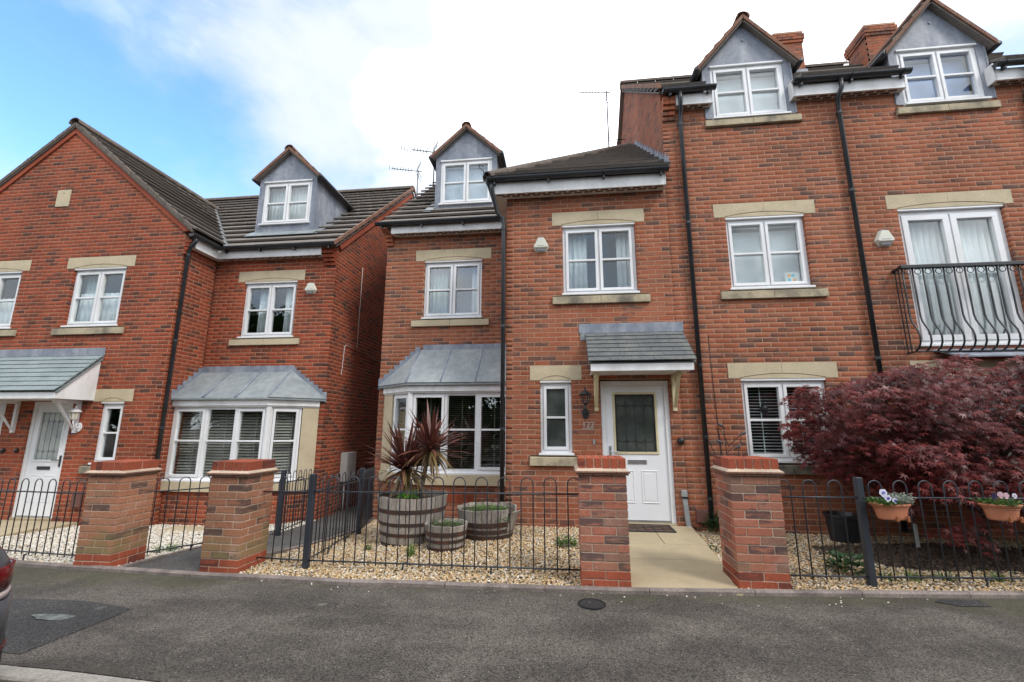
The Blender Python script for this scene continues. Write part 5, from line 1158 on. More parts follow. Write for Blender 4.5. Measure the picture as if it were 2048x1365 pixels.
# ------------------------------------------------------------------ bow-top fences
HOOP = None
def hoop_mesh():
    global HOOP
    if HOOP is None:
        mb = MB(); r = .061; zt = .93-r
        pts = [(-r, 0, .055), (-r, 0, zt)]+[(-r*math.cos(t), 0, zt+r*math.sin(t)) for t in np.linspace(0, math.pi, 11)[1:-1]]+[(r, 0, zt), (r, 0, .055)]
        mb.tube(pts, .0062, 7); HOOP = mb.mesh('hoop', M['fence'], smooth=True)
    return HOOP
POST = None
def fence(label, segs, posts, stays=()):
    global POST
    x0, y0 = segs[0][0]; f = thing('bow_top_fence', label, 'fence', (x0, y0, zg(x0, y0)))
    for (a, b, start) in segs:
        va, vb = Vector((*a, 0)), Vector((*b, 0)); d = vb-va; Ln = d.length; ang = math.atan2(d.y, d.x)
        za, zb = zg(*a), zg(*b)
        for z in (.775, .085):
            mb = MB(); mb.tube([(a[0], a[1], za+z), (b[0], b[1], zb+z)], .0085, 7); mb.build('rail', M['fence'], f, smooth=True)
        s = start
        while s < Ln-.04:
            q = va+d*(s/Ln); z = za+(zb-za)*s/Ln
            place('hoop', hoop_mesh(), f, T(q.x, q.y, z, ang)); s += .2325
    if POST is None:
        mb = MB(); mb.box(-.03, .03, -.03, .03, -.12, .96); POST = mb.mesh('post', M['fence'])
    for (x, y, h) in posts:
        o = place('post', POST, f, T(x, y, zg(x, y)+h)); md = o.modifiers.new('b', 'BEVEL'); md.width = .004
    for (x, y) in stays:
        mb = MB(); z = zg(x, y); mb.tube([(x, y, z-.08), (x, y, z+.075)], .009, 6); mb.tube([(x, y, z+.06), (x+.035, y, z+.08)], .007, 6); mb.build('foot', M['fence'], f)
    return f
fence('dark steel bow top fence along the front of the barrel garden', [((.119, -2.245), (-2.70, -2.125), .045), ((-2.76, -2.12), (-3.38, -1.99), .13)], [(-2.73, -2.12, 0)], [(-1.66, -2.17), (-.75, -2.21)])
fence('dark steel bow top fence running back from the corner post to house 122', [((-2.74, -2.08), (-3.06, -.20), .12), ((-3.08, -.15), (-3.47, 1.27), .10)], [(-3.07, -.17, 0)], [(-2.85, -1.45), (-2.98, -.75)])
fence('dark steel bow top fence with hanging planters in front of the maple', [((1.965, -2.16), (2.72, -2.115), .10), ((2.78, -2.11), (6.9, -1.72), .12)], [(2.75, -2.112, 0)], [(3.77, -2.02)])
fence('black bow top fence along the pavement by the mossy pillar', [((-5.44, -1.96), (-9.2, -1.50), .14)], [(-9.2, -1.5, 0)], [(-6.5, -1.84), (-8.0, -1.66)])
fence('black bow top fence curving back beside the alley to the gabled house', [((-5.02, -1.73), (-4.66, -1.05), .10), ((-4.66, -1.05), (-4.32, -.28), .12), ((-4.27, -.22), (-4.58, 1.28), .12)], [(-4.29, -.25, 0)], [(-4.80, -1.28)])

# ------------------------------------------------------------------ half barrels
def wood_mat(name, c1, c2, c3):
    m, nt, N, L, bs = newmat(name); bs.inputs['Roughness'].default_value = .9; pos = geo_pos(N)
    at = N.new('ShaderNodeAttribute'); at.attribute_name = 'bc'
    g = noise(N, L, 30, 6, .65, pos, (2.5, 2.5, .22)); c = mixc(N, L, sstep(N, L, g, .35, .65), c1, c2)
    st = sstep(N, L, noise(N, L, 3.2, 6, .65, pos, (1.6, 1.6, .55)), .55, .74); c = mixc(N, L, math_(N, L, 'MULTIPLY', st, .8), c, c3)
    k = sstep(N, L, at.outputs['Fac'], 0, 1, .75, 1.15); gc = N.new('ShaderNodeCombineColor'); [L.new(k, gc.inputs[i]) for i in range(3)]
    c = mixc(N, L, 1.0, c, gc.outputs[0], 'MULTIPLY'); L.new(c, bs.inputs['Base Color']); bump(N, L, bs, g, .6, .006); return m
M['oak'] = wood_mat('weathered_oak', (.36, .32, .28), (.225, .192, .162), (.058, .046, .038))
M['rust'] = basic('rusty_hoop', (.048, .027, .021), .8, (.11, .042, .022), 7, .48, .7, bmp=(60, .4))
def barrel(label, cx, cy, z, h, r0, r1, hoops, n=18, tilt=None, soil_z=.86):
    b = thing('half_barrel', label, 'planter', (cx, cy, z))
    def rr(t): return r0+(r1-r0)*(t**.8)
    for i in range(n):
        a0, a1 = 2*math.pi*i/n+.012, 2*math.pi*(i+1)/n-.012; mb = MB(); rows = []; dh = random.uniform(-.012, .008); ex = 0
        if tilt and i in tilt: ex = .07; dh -= .03
        for t in (0, .2, .45, .7, 1.0):
            R_ = rr(t)+ex*t*t; zz = h*t+(dh if t == 1 else 0); th = .022
            for a in (a0, (a0+a1)/2, a1): rows.append((cx+R_*math.cos(a), cy+R_*math.sin(a), z+zz))
            for a in (a1, (a0+a1)/2, a0): rows.append((cx+(R_-th)*math.cos(a), cy+(R_-th)*math.sin(a), z+zz))
        mb.v = rows
        for k in range(4):
            for j in range(6): mb.f.append((k*6+j, k*6+(j+1) % 6, (k+1)*6+(j+1) % 6, (k+1)*6+j))
        mb.f += [tuple(range(6)), tuple(range(24, 30))]; mb.a = [random.random()]*len(mb.f); mb.build('stave', M['oak'], b, attr='bc')
    for (t, w_) in hoops:
        mb = MB(); t0, t1 = t-w_/2/h, t+w_/2/h; k = .006
        mb.lathe([(rr(max(t0, 0))+k, h*t0), (rr(t1)+k, h*t1), (rr(t1)-.004, h*t1), (rr(max(t0, 0))-.004, h*t0), (rr(max(t0, 0))+k, h*t0)], (cx, cy, z), 40); mb.build('hoop', M['rust'], b)
    mb = MB(); R_ = rr(soil_z)-.02; mb.poly([(cx+R_*math.cos(a), cy+R_*math.sin(a), z+h*soil_z+.008*math.sin(5*a)) for a in np.linspace(0, 6.1, 24)]); mb.build('soil', M['soil'], b)
    return b
zb1 = zg(-2.08, -.73)
barrel('large weathered oak half barrel holding the spiky cordyline', -2.07, -.73, zb1-.01, .60, .385, .465, [(.03, .05), (.25, .04), (.46, .04), (.72, .05)], 22)
barrel('medium oak half barrel with splayed broken staves by the downpipe', -1.07, -.60, -.005, .375, .335, .405, [(.08, .07), (.30, .05), (.52, .06)], 20, tilt=(18, 19))
barrel('small oak half barrel with rusty hoops in front of the others', -1.46, -1.25, -.005, .285, .215, .262, [(.06, .045), (.38, .035), (.66, .05)], 16)

# ------------------------------------------------------------------ leaves and small plants
def leaf_mat(name, c1, c2, rough=.45, trans=.25):
    m, nt, N, L, bs = newmat(name); o = N['Material Output']; bs.inputs['Roughness'].default_value = rough
    at = N.new('ShaderNodeAttribute'); at.attribute_name = 'bc'; c = mixc(N, L, at.outputs['Fac'], c1, c2)
    oi = N.new('ShaderNodeObjectInfo'); k = sstep(N, L, oi.outputs['Random'], 0, 1, .75, 1.25); gc = N.new('ShaderNodeCombineColor'); [L.new(k, gc.inputs[i]) for i in range(3)]
    c = mixc(N, L, 1.0, c, gc.outputs[0], 'MULTIPLY'); L.new(c, bs.inputs['Base Color'])
    tr = N.new('ShaderNodeBsdfTranslucent'); L.new(c, tr.inputs[0]); mx = N.new('ShaderNodeMixShader'); mx.inputs[0].default_value = trans
    L.new(bs.outputs[0], mx.inputs[1]); L.new(tr.outputs[0], mx.inputs[2]); L.new(mx.outputs[0], o.inputs['Surface']); return m
M['cordyline'] = leaf_mat('cordyline_leaf', (.085, .024, .022), (.18, .066, .046))
M['cordyline_old'] = leaf_mat('cordyline_old_leaf', (.22, .17, .065), (.17, .10, .05))
M['cordyline_dead'] = leaf_mat('cordyline_dead_leaf', (.26, .17, .09), (.20, .13, .07))
M['green'] = leaf_mat('green_leaf', (.055, .13, .022), (.09, .19, .035))
M['green_bright'] = leaf_mat('bright_green_leaf', (.10, .32, .03), (.14, .38, .04))
M['green_dark'] = leaf_mat('dark_green_leaf', (.025, .07, .022), (.045, .10, .03))
M['silver_leaf'] = leaf_mat('silver_leaf', (.22, .26, .21), (.30, .33, .27))
M['maple'] = leaf_mat('maple_leaf', (.056, .011, .012), (.175, .033, .029), .42, .32)
M['bark'] = basic('bark', (.10, .075, .055), .95, (.06, .045, .035), 10, bmp=(40, .6, .006))
M['pale_bark'] = basic('cordyline_stem', (.24, .19, .13), .95, (.15, .11, .08), 18, bmp=(40, .6, .006), sc=(1, 1, 3))
def blade_mesh(length, width, droop, m, n=7):
    mb = MB(); y = z = 0; a = math.pi/2; 
    for i in range(n+1):
        t = i/n; wd = width*(.35+1.3*t if t < .35 else max(.02, .805*(1-((t-.35)/.65)**1.8)))/2; f = wd*.35
        mb.v += [(-wd, y, z+f), (0, y, z), (wd, y, z+f)]
        ang = a-droop*(t**1.5); y += math.cos(ang)*length/n; z += math.sin(ang)*length/n
    for i in range(n):
        k = i*3; mb.f += [(k, k+1, k+4, k+3), (k+1, k+2, k+5, k+4)]
    mb.a = [i/(2*n) for i in range(2*n)]; return mb.mesh('leaf', m, True, 'bc', fix=False)
co = thing('cordyline', 'spiky dark red cordyline with two leafy heads in the large barrel', 'plant', (-2.0, -.74, .45))
fresh = [blade_mesh(l, w_, d, M['cordyline']) for l, w_, d in ((.54, .046, .12), (.58, .044, .3), (.50, .046, .55), (.56, .048, .05), (.48, .044, .8))]
old = [blade_mesh(l, w_, d, M['cordyline_old']) for l, w_, d in ((.46, .040, .9), (.42, .038, 1.2), (.48, .040, .6))]
dead = [blade_mesh(l, w_, d, M['cordyline_dead']) for l, w_, d in ((.40, .03, 1.0), (.36, .028, .6))]
def head(x, y, z, n_f, n_o, n_d, sc):
    def put(me, pol, az, s):
        Mx = Matrix.Translation((x+random.uniform(-.015, .015), y+random.uniform(-.015, .015), z+random.uniform(-.03, .03))) @ Matrix.Rotation(az, 4, 'Z') @ Matrix.Rotation(-pol, 4, 'X') @ Matrix.Rotation(random.uniform(-.3, .3), 4, 'Z') @ Matrix.Scale(s*sc, 4)
        place('leaf', me, co, Mx)
    for i in range(n_f): put(random.choice(fresh), random.triangular(.02, 1.95, 1.0), random.uniform(0, 6.283), random.uniform(.75, 1.08))
    for i in range(n_o): put(random.choice(old), random.uniform(1.5, 2.3), random.uniform(0, 6.283), random.uniform(.7, 1.05))
    for i in range(n_d): put(random.choice(dead), random.uniform(2.1, 2.9), random.uniform(0, 6.283), random.uniform(.7, 1.0))
head(-2.183, -.75, .84, 115, 48, 20, 1.30); head(-1.845, -.75, 1.10, 95, 38, 14, 1.24)
mb = MB(); mb.tube([(-1.96, -.73, .45), (-1.95, -.74, .62), (-1.90, -.75, .9), (-1.845, -.75, 1.10)], [.036, .034, .03, .034], 9); mb.build('stem', M['pale_bark'], co, smooth=True)
mb = MB(); mb.tube([(-2.10, -.73, .45), (-2.15, -.75, .62), (-2.183, -.75, .84)], [.036, .034, .034], 9); mb.build('stem', M['pale_bark'], co, smooth=True)
def tuft(name, label, cat, x, y, z, r, h, n, m, wl=.03, group=None, grass=False, up=.5):
    mb = MB()
    for i in range(n):
        a = random.uniform(0, 6.283); q = random.random()**.6*r; px, py = x+q*math.cos(a)*.6, y+q*math.sin(a)*.6; lh = h*random.uniform(.5, 1); d = Vector((math.cos(a), math.sin(a), 0)); s = Vector((-d.y, d.x, 0))
        wd = wl*random.uniform(.6, 1.1); o = Vector((px, py, z-.01)); out_ = d*q*random.uniform(.3, 1)*(1.0 if not grass else .7)
        stem = o+out_*.5+Vector((0, 0, lh*.7)); tip = o+out_*1.3+Vector((0, 0, lh*random.uniform(up, 1))); v = random.random()
        if grass: mb.add([tuple(o-s*wd*.3), tuple(o+s*wd*.3), tuple(stem+s*wd*.25), tuple(tip), tuple(stem-s*wd*.25)], [(0, 1, 2, 4), (4, 2, 3)], v)
        else:
            b0 = o.lerp(stem, random.uniform(.3, 1)); t2 = b0+(d+Vector((random.uniform(-.6, .6), random.uniform(-.6, .6), random.uniform(-.3, .7)))).normalized()*wd*2; mid = b0.lerp(t2, .5)+Vector((0, 0, wd*.2))
            s2 = (t2-b0).cross(Vector((random.uniform(-.4, .4), random.uniform(-.4, .4), 1))).normalized()*wd*.55
            mb.add([tuple(b0), tuple(mid-s2), tuple(t2), tuple(mid+s2)], [(0, 1, 2), (0, 2, 3)], v)
    o = mb.build(name, m, attr='bc', center=True); return tag(o, label, cat, group)
tuft('weed', 'bright green broad leaf weed growing at the foot of the cordyline', 'weed', -2.04, -1.0, .50, .13, .17, 120, M['green_bright'], .030)
tuft('weed', 'low green weed filling the medium barrel', 'weed', -1.07, -.60, .30, .36, .12, 420, M['green'], .020)['kind'] = 'stuff'
tuft('weed', 'green weed trailing through the broken staves of the medium barrel', 'weed', -.82, -.88, .22, .11, .16, 80, M['green'], .018)
tuft('weed', 'low green weed filling the small barrel', 'weed', -1.46, -1.25, .235, .22, .08, 280, M['green'], .016)['kind'] = 'stuff'
tuft('weed', 'tall green sprig at the left rim of the small barrel', 'weed', -1.60, -1.22, .25, .06, .14, 40, M['green'], .016)
tuft('weed', 'round leafy weed in the gravel beside the path pillar', 'weed', .0, -1.02, 0, .16, .16, 260, M['green'], .022)
tuft('weed', 'thin grassy weed in the gravel below the fence and the small barrel', 'weed', -1.75, -1.66, 0, .09, .17, 60, M['green'], .012, grass=True)
tuft('weed', 'thin grassy weed in the gravel left of the large barrel', 'weed', -2.42, -1.30, zg(-2.42, -1.3), .08, .13, 45, M['green'], .012, grass=True)
tuft('weed', 'green weed in the pale gravel beside the mossy pillar', 'weed', -5.15, -1.25, zg(-5.15, -1.25), .17, .13, 200, M['green'], .02)
tuft('weed', 'leafy green plant at the foot of the downpipe beside the slab path', 'plant', 2.03, -.16, 0, .17, .42, 380, M['green_dark'], .030)
tuft('weed', 'broad leaf green plant behind the planter fence post', 'plant', 2.78, -1.72, 0, .20, .26, 110, M['green_dark'], .06)
tuft('weed', 'small green creeper at the edge of the slab path', 'weed', 1.72, -.95, 0, .12, .05, 130, M['green_dark'], .018)
for x, y, lb in ((3.0, -1.92, 'thin grass tuft just right of the planter fence post'), (3.25, -1.87, 'thin grass tuft below the gap between the two planters'), (3.55, -1.85, 'thin grass tuft left of the fence foot under the planters'), (4.05, -1.8, 'thin grass tuft under the maple planter')): tuft('grass_tuft', lb, 'grass', x, y, 0, .14, .12, 70, M['green'], .010, grass=True)
tuft('moss_tuft', 'low moss and weeds growing along the edging by the barrel garden', 'weed', -.7, -2.66, 0, .10, .02, 60, M['green_dark'], .012)

# ------------------------------------------------------------------ dark red maple
mp_ = thing('maple_tree', 'spreading dark red japanese maple behind the planter fence', 'tree', (4.72, -.75, 0))
TR = Vector((4.75, -.8, 0)); tb = MB(); tb.tube([TR, TR+Vector((.03, 0, .35)), TR+Vector((-.02, .03, .7))], [.07, .055, .05], 9)
sprays = []
def crown_lim(x):
    top = float(np.interp(x, [2.5, 2.75, 3.1, 3.45, 3.8, 4.3, 5.2, 6.4, 7.6, 8.2], [1.60, 1.92, 1.98, 1.96, 2.12, 2.22, 2.22, 2.3, 2.1, 1.7]))
    bot = float(np.interp(x, [2.5, 2.8, 3.1, 3.5, 4.0, 4.6, 5.2, 6.4, 7.6, 8.2], [1.45, 1.2, .95, .85, .74, .66, .62, .6, .7, 1.2]))
    return top, bot
rs = random.Random(5)
for i in range(700):
    x = rs.uniform(2.88, 8.1)
    if rs.random() > (x-2.5)/1.1: continue
    t, b = crown_lim(x); z = b+(t-b)*(rs.random()**.95)
    ymin = -1.85+.35*abs((z-1.3)/.9)**2+(max(0, 3.6-x))*.5; ymax = -.12-max(0, 3.7-x)*.55
    y = ymin+(ymax-ymin)*(rs.random()**1.35); sprays.append((x, y, z, rs.uniform(.14, .30)*min(1, .35+(x-2.7)*.8)))
for (x, y, z, r) in ((3.95, -1.5, .42, .2), (4.1, -1.55, .36, .16), (3.45, -1.6, .68, .18), (4.3, -1.5, .55, .2), (2.76, -.95, 1.5, .12), (2.84, -1.0, 1.62, .14), (2.98, -.95, 1.90, .12), (2.9, -1.0, 1.76, .15), (2.80, -.9, 1.38, .10)): sprays.append((x, y, z, r))
lob = [(-2.35, .45), (-1.55, .78), (-.75, .95), (0, 1.0), (.75, .95), (1.55, .78), (2.35, .45)]
ang_, rad_ = [], []
for i, (a, r) in enumerate(lob):
    if i: ang_.append((a+lob[i-1][0])/2); rad_.append(.30)
    ang_.append(a); rad_.append(r)
ang_, rad_ = np.array(ang_), np.array(rad_); nb = len(ang_)
LX, LY = np.sin(ang_)*rad_, np.cos(ang_)*rad_
leafs = []
for (x, y, z, r) in sprays:
    n = int(26+95*r); outw = Vector((x-TR.x, y-TR.y, 0)); outw = outw.normalized() if outw.length > .01 else Vector((0, -1, 0)); sn = Vector((rs.gauss(0, .18), -.45+rs.gauss(0, .18), 1)); c0 = rs.random()
    for k in range(n):
        a = rs.uniform(0, 6.283); q = r*math.sqrt(rs.random()); px, py = x+q*math.cos(a)*1.15, y+q*math.sin(a); pz = z+rs.gauss(0, .016)-.75*q*q/r
        if py > -.05: continue
        tip = (outw*.7+Vector((math.cos(a), math.sin(a), 0))*.6+Vector((rs.gauss(0, .35), rs.gauss(0, .35)-.25, -.55+rs.gauss(0, .25)))).normalized()
        nrm = (sn+Vector((rs.gauss(0, .24), rs.gauss(0, .24), 0))).normalized(); sd = tip.cross(nrm).normalized(); leafs.append((px, py, pz, sd, tip, nrm, rs.uniform(.040, .072), min(1, max(0, c0+rs.gauss(0, .22)))))
n = len(leafs); V = np.empty((n, nb+1, 3)); F = []
for i, (px, py, pz, sd, tip, nrm, s, c) in enumerate(leafs):
    o = np.array((px, py, pz)); V[i, 0] = o
    V[i, 1:] = o+s*(LX[:, None]*np.array(sd)+LY[:, None]*np.array(tip)-(.25*rad_**2)[:, None]*np.array(nrm))
fan = np.array([(0, k+1, k+2) for k in range(nb-1)]); F = (fan[None]+(nb+1)*np.arange(n)[:, None, None]).reshape(-1, 3)
np_mesh('crown', V.reshape(-1, 3), F, M['maple'], mp_, 'bc', np.repeat([l[7] for l in leafs], nb-1), kind='stuff')
for (x, y, z, r) in sprays[::4]:
    s0 = TR+Vector((rs.uniform(-.03, .03), 0, rs.uniform(.45, .7))); e = Vector((x, y, z-.02)); m1 = s0.lerp(e, .4)+Vector((0, 0, .18)); m2 = s0.lerp(e, .75)+Vector((0, 0, .12))
    tb.tube([s0, m1, m2, e], [.018, .012, .007, .003], 5)
tb.build('trunk', M['bark'], mp_, smooth=True)
mb = MB(); mb.box(4.18, 4.21, -.62, -.59, -.05, .28); tag(mb.build('stake', M['meter_white']), 'short white stake standing in the gravel under the maple', 'stake')
mb = MB(); mb.lathe([(0, 0), (.16, 0), (.19, .30), (.205, .31), (.205, .34), (.185, .34), (.17, .27), (0, .27)], (3.52, -.36, .0), 28); tag(mb.build('plant_pot', M['iron'], smooth=False), 'large black plastic pot standing by the wall under the maple', 'pot')

# ------------------------------------------------------------------ hanging planters
M['terracotta'] = basic('terracotta_plastic', (.46, .17, .085), .55, (.40, .145, .075), 4)
M['clip_orange'] = basic('planter_clip', (.30, .10, .035), .5)
def planter(label, x, y, z):
    p = thing('hanging_planter', label, 'planter', (x, y, z))
    mb = MB(); pr = [(.0, 0), (.105, 0), (.115, .012), (.135, .10), (.140, .105), (.158, .12), (.165, .135), (.155, .14), (.14, .125), (.0, .122)]
    mb.lathe(pr, (x, y, z), 40, sx=1.02, sy=.62); mb.build('pot', M['terracotta'], p, smooth=False)
    mb = MB(); mb.lathe([(.139, .096), (.142, .100), (.139, .104)], (x, y, z), 40, sx=1.02, sy=.62); mb.build('rim_line', M['terracotta'], p)
    for dx in (.0, .09):
        mb = MB(); mb.box(x+dx-.01, x+dx+.01, y-.083, y-.06, z-.01, z+.04); mb.build('clip', M['clip_orange'], p, bevel=.004)
    mb = MB(); mb.poly([(x+.135*math.cos(a), y+.08*math.sin(a), z+.126) for a in np.linspace(0, 6.1, 20)]); mb.build('soil', M['soil'], p)
PLY = -2.19
planter('terracotta planter holding blue pansies and a silver shrub on the fence', 2.945, -2.20, .605); planter('terracotta planter holding pink and dark pansies on the fence', 3.93, -2.105, .605)
M['petal_white'] = basic('petal_white', (.70, .68, .80), .6); M['petal_violet'] = basic('petal_violet', (.10, .07, .42), .6); M['petal_dark'] = basic('petal_dark_purple', (.018, .012, .06), .5); M['petal_pink'] = basic('petal_pink', (.62, .40, .45), .6); M['petal_eye'] = basic('petal_eye', (.5, .33, .05), .6)
def pansy(label, x, y, z, h, col1, col2, s=.024, face=-.3):
    p = thing('pansy', label, 'flower', (x, y, z)); mb = MB(); mb.tube([(x, y, z), (x, y-.008, z+h)], .0022, 5); mb.build('stem', M['green'], p)
    C_ = Vector((x, y-.012, z+h))
    for k, (a, r, m) in enumerate(((1.05, 1, col1), (2.1, 1, col1), (.05, .9, col1), (3.1, .9, col1), (4.71, 1.05, col1))):
        mb = MB(); c0 = C_+Vector((math.cos(a), -.06*k, math.sin(a)))*s*.55
        mb.poly([tuple(c0+Vector((math.cos(t)*s*.62*r, math.cos(t*2)*.002-.0006*k, math.sin(t)*s*.62*r))) for t in np.linspace(0, 5.9, 14)]); mb.build('petal', m, p)
    mb = MB(); mb.poly([tuple(C_+Vector((math.cos(t)*s*.5, -.008, math.sin(t)*s*.45))) for t in np.linspace(0, 5.9, 12)]); mb.build('flower_centre', col2, p)
pansy('highest blue and white pansy in the planter by the fence post', 2.885, -2.215, .72, .115, M['petal_white'], M['petal_violet'], .032)
pansy('lower blue and white pansy in the planter by the fence post', 2.912, -2.225, .72, .07, M['petal_white'], M['petal_violet'], .028)
pansy('side facing white pansy in the middle of the planter by the fence post', 2.97, -2.225, .72, .05, M['petal_white'], M['petal_violet'], .024)
pansy('pink pansy in the planter by the maple', 3.925, -2.12, .72, .105, M['petal_pink'], M['petal_pink'], .026)
pansy('pale pink pansy beside the other pink flower in the maple planter', 3.965, -2.125, .72, .10, M['petal_pink'], M['petal_pink'], .024)
pansy('small white pansy standing apart at the end of the maple planter', 4.03, -2.13, .72, .10, M['petal_white'], M['petal_pink'], .020)
pansy('dark purple pansy at the left of the maple planter', 3.87, -2.12, .72, .09, M['petal_dark'], M['petal_dark'], .024)
pansy('dark purple pansy at the right of the maple planter', 3.99, -2.13, .72, .04, M['petal_dark'], M['petal_dark'], .024)
tuft('pansy_foliage', 'green pansy leaves at the left of the planter by the fence post', 'plant', 2.89, -2.20, .73, .14, .09, 260, M['green'], .020)
tuft('pansy_foliage', 'green pansy leaves filling the planter by the maple', 'plant', 3.91, -2.10, .73, .17, .10, 320, M['green'], .020)
tuft('silver_shrub', 'fluffy silver leaved shrub in the planter by the fence post', 'plant', 3.05, -2.19, .73, .10, .17, 700, M['silver_leaf'], .012)
# ------------------------------------------------------------------ things fixed to the walls
def lantern(label, x, y, z, m, m2, s=1.0):
    p = thing('wall_lantern', label, 'lamp', (x, y, z)); yo = y-.11*s
    mb = MB(); mb.lathe([(0, 0), (.032*s, 0), (.040*s, .008*s), (.040*s, .02*s), (0, .024*s)], (0, 0, 0), 20)
    mb.v = [(x+a, y-c, z-.155*s+b*1.6) for a, b, c in mb.v]; mb.build('back_plate', m, p, smooth=False)
    mb = MB(); mb.tube([(x, y-.015*s, z-.15*s), (x, y-.05*s, z-.165*s), (x, y-.09*s, z-.15*s), (x, yo, z-.10*s), (x, yo, z-.06*s)], .009*s, 7); mb.tube([(x, y-.02*s, z-.13*s), (x, y-.055*s, z-.10*s), (x, y-.07*s, z-.13*s), (x, y-.05*s, z-.145*s)], .006*s, 6); mb.build('arm', m, p, smooth=True)
    mb = MB(); mb.lathe([(0, -.07), (.012, -.07), (.02, -.055), (.036, -.045), (.04, -.035), (0, -.03)], (x, yo, z), 6) if s == 1 else mb.lathe([(0, -.07*s), (.02*s, -.055*s), (.04*s, -.035*s), (0, -.03*s)], (x, yo, z), 6); mb.build('base_cup', m, p)
    mb = MB(); mb.lathe([(.036*s, -.036*s), (.058*s, .065*s)], (x, yo, z), 6); mb.build('glass', m2, p)
    for k in range(6):
        a = k*math.pi/3; mb = MB(); mb.tube([(x+.038*s*math.cos(a), yo+.038*s*math.sin(a), z-.036*s), (x+.060*s*math.cos(a), yo+.060*s*math.sin(a), z+.066*s)], .0045*s, 5); mb.build('glazing_bar', m, p)
    mb = MB(); mb.lathe([(.078*s, .060*s), (.080*s, .068*s), (.060*s, .085*s), (.035*s, .105*s), (.012*s, .115*s), (.010*s, .128*s), (.016*s, .136*s), (.006*s, .15*s), (0, .152*s)], (x, yo, z), 12); mb.build('cap', m, p, smooth=False)
M['lamp_glass'] = glass_mat('lantern_glass', (.8, .82, .82), 1.45, .0); M['lamp_cream'] = basic('lantern_cream_glass', (.62, .58, .42), .4)
lantern('black coach lantern on the brickwork left of door 122', .31, 0, 1.82, M['black_plastic'], M['lamp_glass'], 1.25)
lantern('white coach lantern beside the door of the gabled house', -8.82, YW, 1.60, M['upvc'], M['lamp_cream'], 1.25)
def alarm(label, x, y, z, s=1.0, strobe=None):
    p = thing('alarm_box', label, 'alarm', (x, y, z)); A = [(-.055, .125), (.055, .125), (.135, -.035), (.085, -.125), (-.085, -.125), (-.135, -.035)]; B = [(-.045, .105), (.045, .105), (.112, -.035), (.10, -.055), (-.10, -.055), (-.112, -.035)]
    mb = MB(); mb.v = [(x+a*s, y, z+b*s) for a, b in A]+[(x+a*s, y-.075*s, z+b*s) for a, b in B]
    mb.f = [tuple(range(6))[::-1], tuple(range(6, 12))]+[(i, (i+1) % 6, 6+(i+1) % 6, 6+i) for i in range(6)]; mb.a = [0]*8; c = mb.build('cover', M['alarm'], p, bevel=.005)
    mb = MB(); yy = y-.0765*s
    for i in range(9): mb.box(x-.062+.0135*i, x-.062+.0135*i+.009, yy, yy+.003, z-.034, z-.024)
    mb.build('print', M['alarm_text'], p, kind='stuff')
    mb = MB(); mb.box(x-.06*s, x+.06*s, y-.052*s, y-.04*s, z-.108*s, z-.085*s); mb.build('sounder_grille', M['alarm_text'], p)
    mb = MB(); mb.box(x-.045*s, x+.045*s, y-.03*s, y-.003, z+.122*s, z+.137*s); mb.build('strobe', strobe or M['alarm_text'], p, bevel=.003)
alarm('cream angular alarm box beside the upper window above door 122', -.33, -.002, 4.35)
alarm('cream angular alarm box between the black downpipe and the balcony door', 4.80, -.002, 4.21)
alarm('cream angular alarm box beside the upper window above the gabled house bay', -5.085, YR-.002, 4.19, .95)
mb = MB(); mb.box(1.80, 1.965, -.065, 0, .12, .30); mbx = mb.build('meter_box', M['meter_brown'], bevel=.012); tag(mbx, 'small brown meter box low on the wall beside the downpipe', 'meter box')
cu = thing('cable_conduit', 'grey cable duct rising from the slab path right of door 122', 'duct', (1.65, -.03, 0))
mb = MB(); mb.hexa([(1.66, -.06, .07), (1.72, -.06, .07), (1.72, 0, .07), (1.66, 0, .07), (1.63, -.05, .44), (1.695, -.05, .44), (1.695, 0, .44), (1.63, 0, .44)]); mb.build('duct_cover', M['grey_plastic'], cu, bevel=.006)
mb = MB(); mb.box(1.622, 1.70, -.056, 0, .46, .55); mb.build('duct_head', M['grey_plastic'], cu, bevel=.006); mb = MB(); mb.box(1.63, 1.70, -.058, -.001, .44, .46); mb.build('duct_band', M['black_plastic'], cu)
mb = MB(); mb.tube([(1.695, -.05, -.02), (1.695, -.05, .07)], .034, 10); mb.build('pipe_end', M['meter_white'], cu, smooth=True)
mb = MB(); mb.tube([(1.73, -.04, .06), (1.82, -.02, .03), (1.88, -.015, .07), (1.9, -.015, .12)], .008, 6); mb.build('cable', M['black_plastic'], cu)
mb = MB(); mb.lathe([(0, .06), (.03, .058), (.045, .045), (.05, .02), (.05, 0), (0, 0)], (0, 0, 0), 20); mb.v = [(1.665+a, -c, 1.228+b) for a, b, c in mb.v]; tag(mb.build('vent_dome', M['iron'], smooth=True), 'round black dome fixed to the brickwork right of door 122', 'vent')
mb = MB(); mb.box(.41, .44, -.02, 0, 1.17, 1.25); db = mb.build('door_bell', M['grey_plastic'], bevel=.005); tag(db, 'small grey door bell under the house number 122', 'bell')
for x, lb in ((-9.92-.13, 'small round black dome nearer the lantern side porch door'), (-9.92-.42, 'small round black dome nearer the left porch door')):
    mb = MB(); mb.lathe([(0, .04), (.03, .036), (.042, .015), (.042, 0), (0, 0)], (0, 0, 0), 16); mb.v = [(x+a, YW-c, .98+b) for a, b, c in mb.v]; tag(mb.build('vent_dome', M['iron'], smooth=True), lb, 'vent')
mb = MB(); mb.box(-8.68, -8.50, YW-.05, YW, .02, .27); tag(mb.build('meter_box', M['meter_brown'], bevel=.01), 'small brown meter box low beside the gabled house door', 'meter box')
mc = thing('meter_cabinet', 'tall pale meter cabinet on the gable wall in the alley', 'cabinet', (-4.56, 2.4, .3))
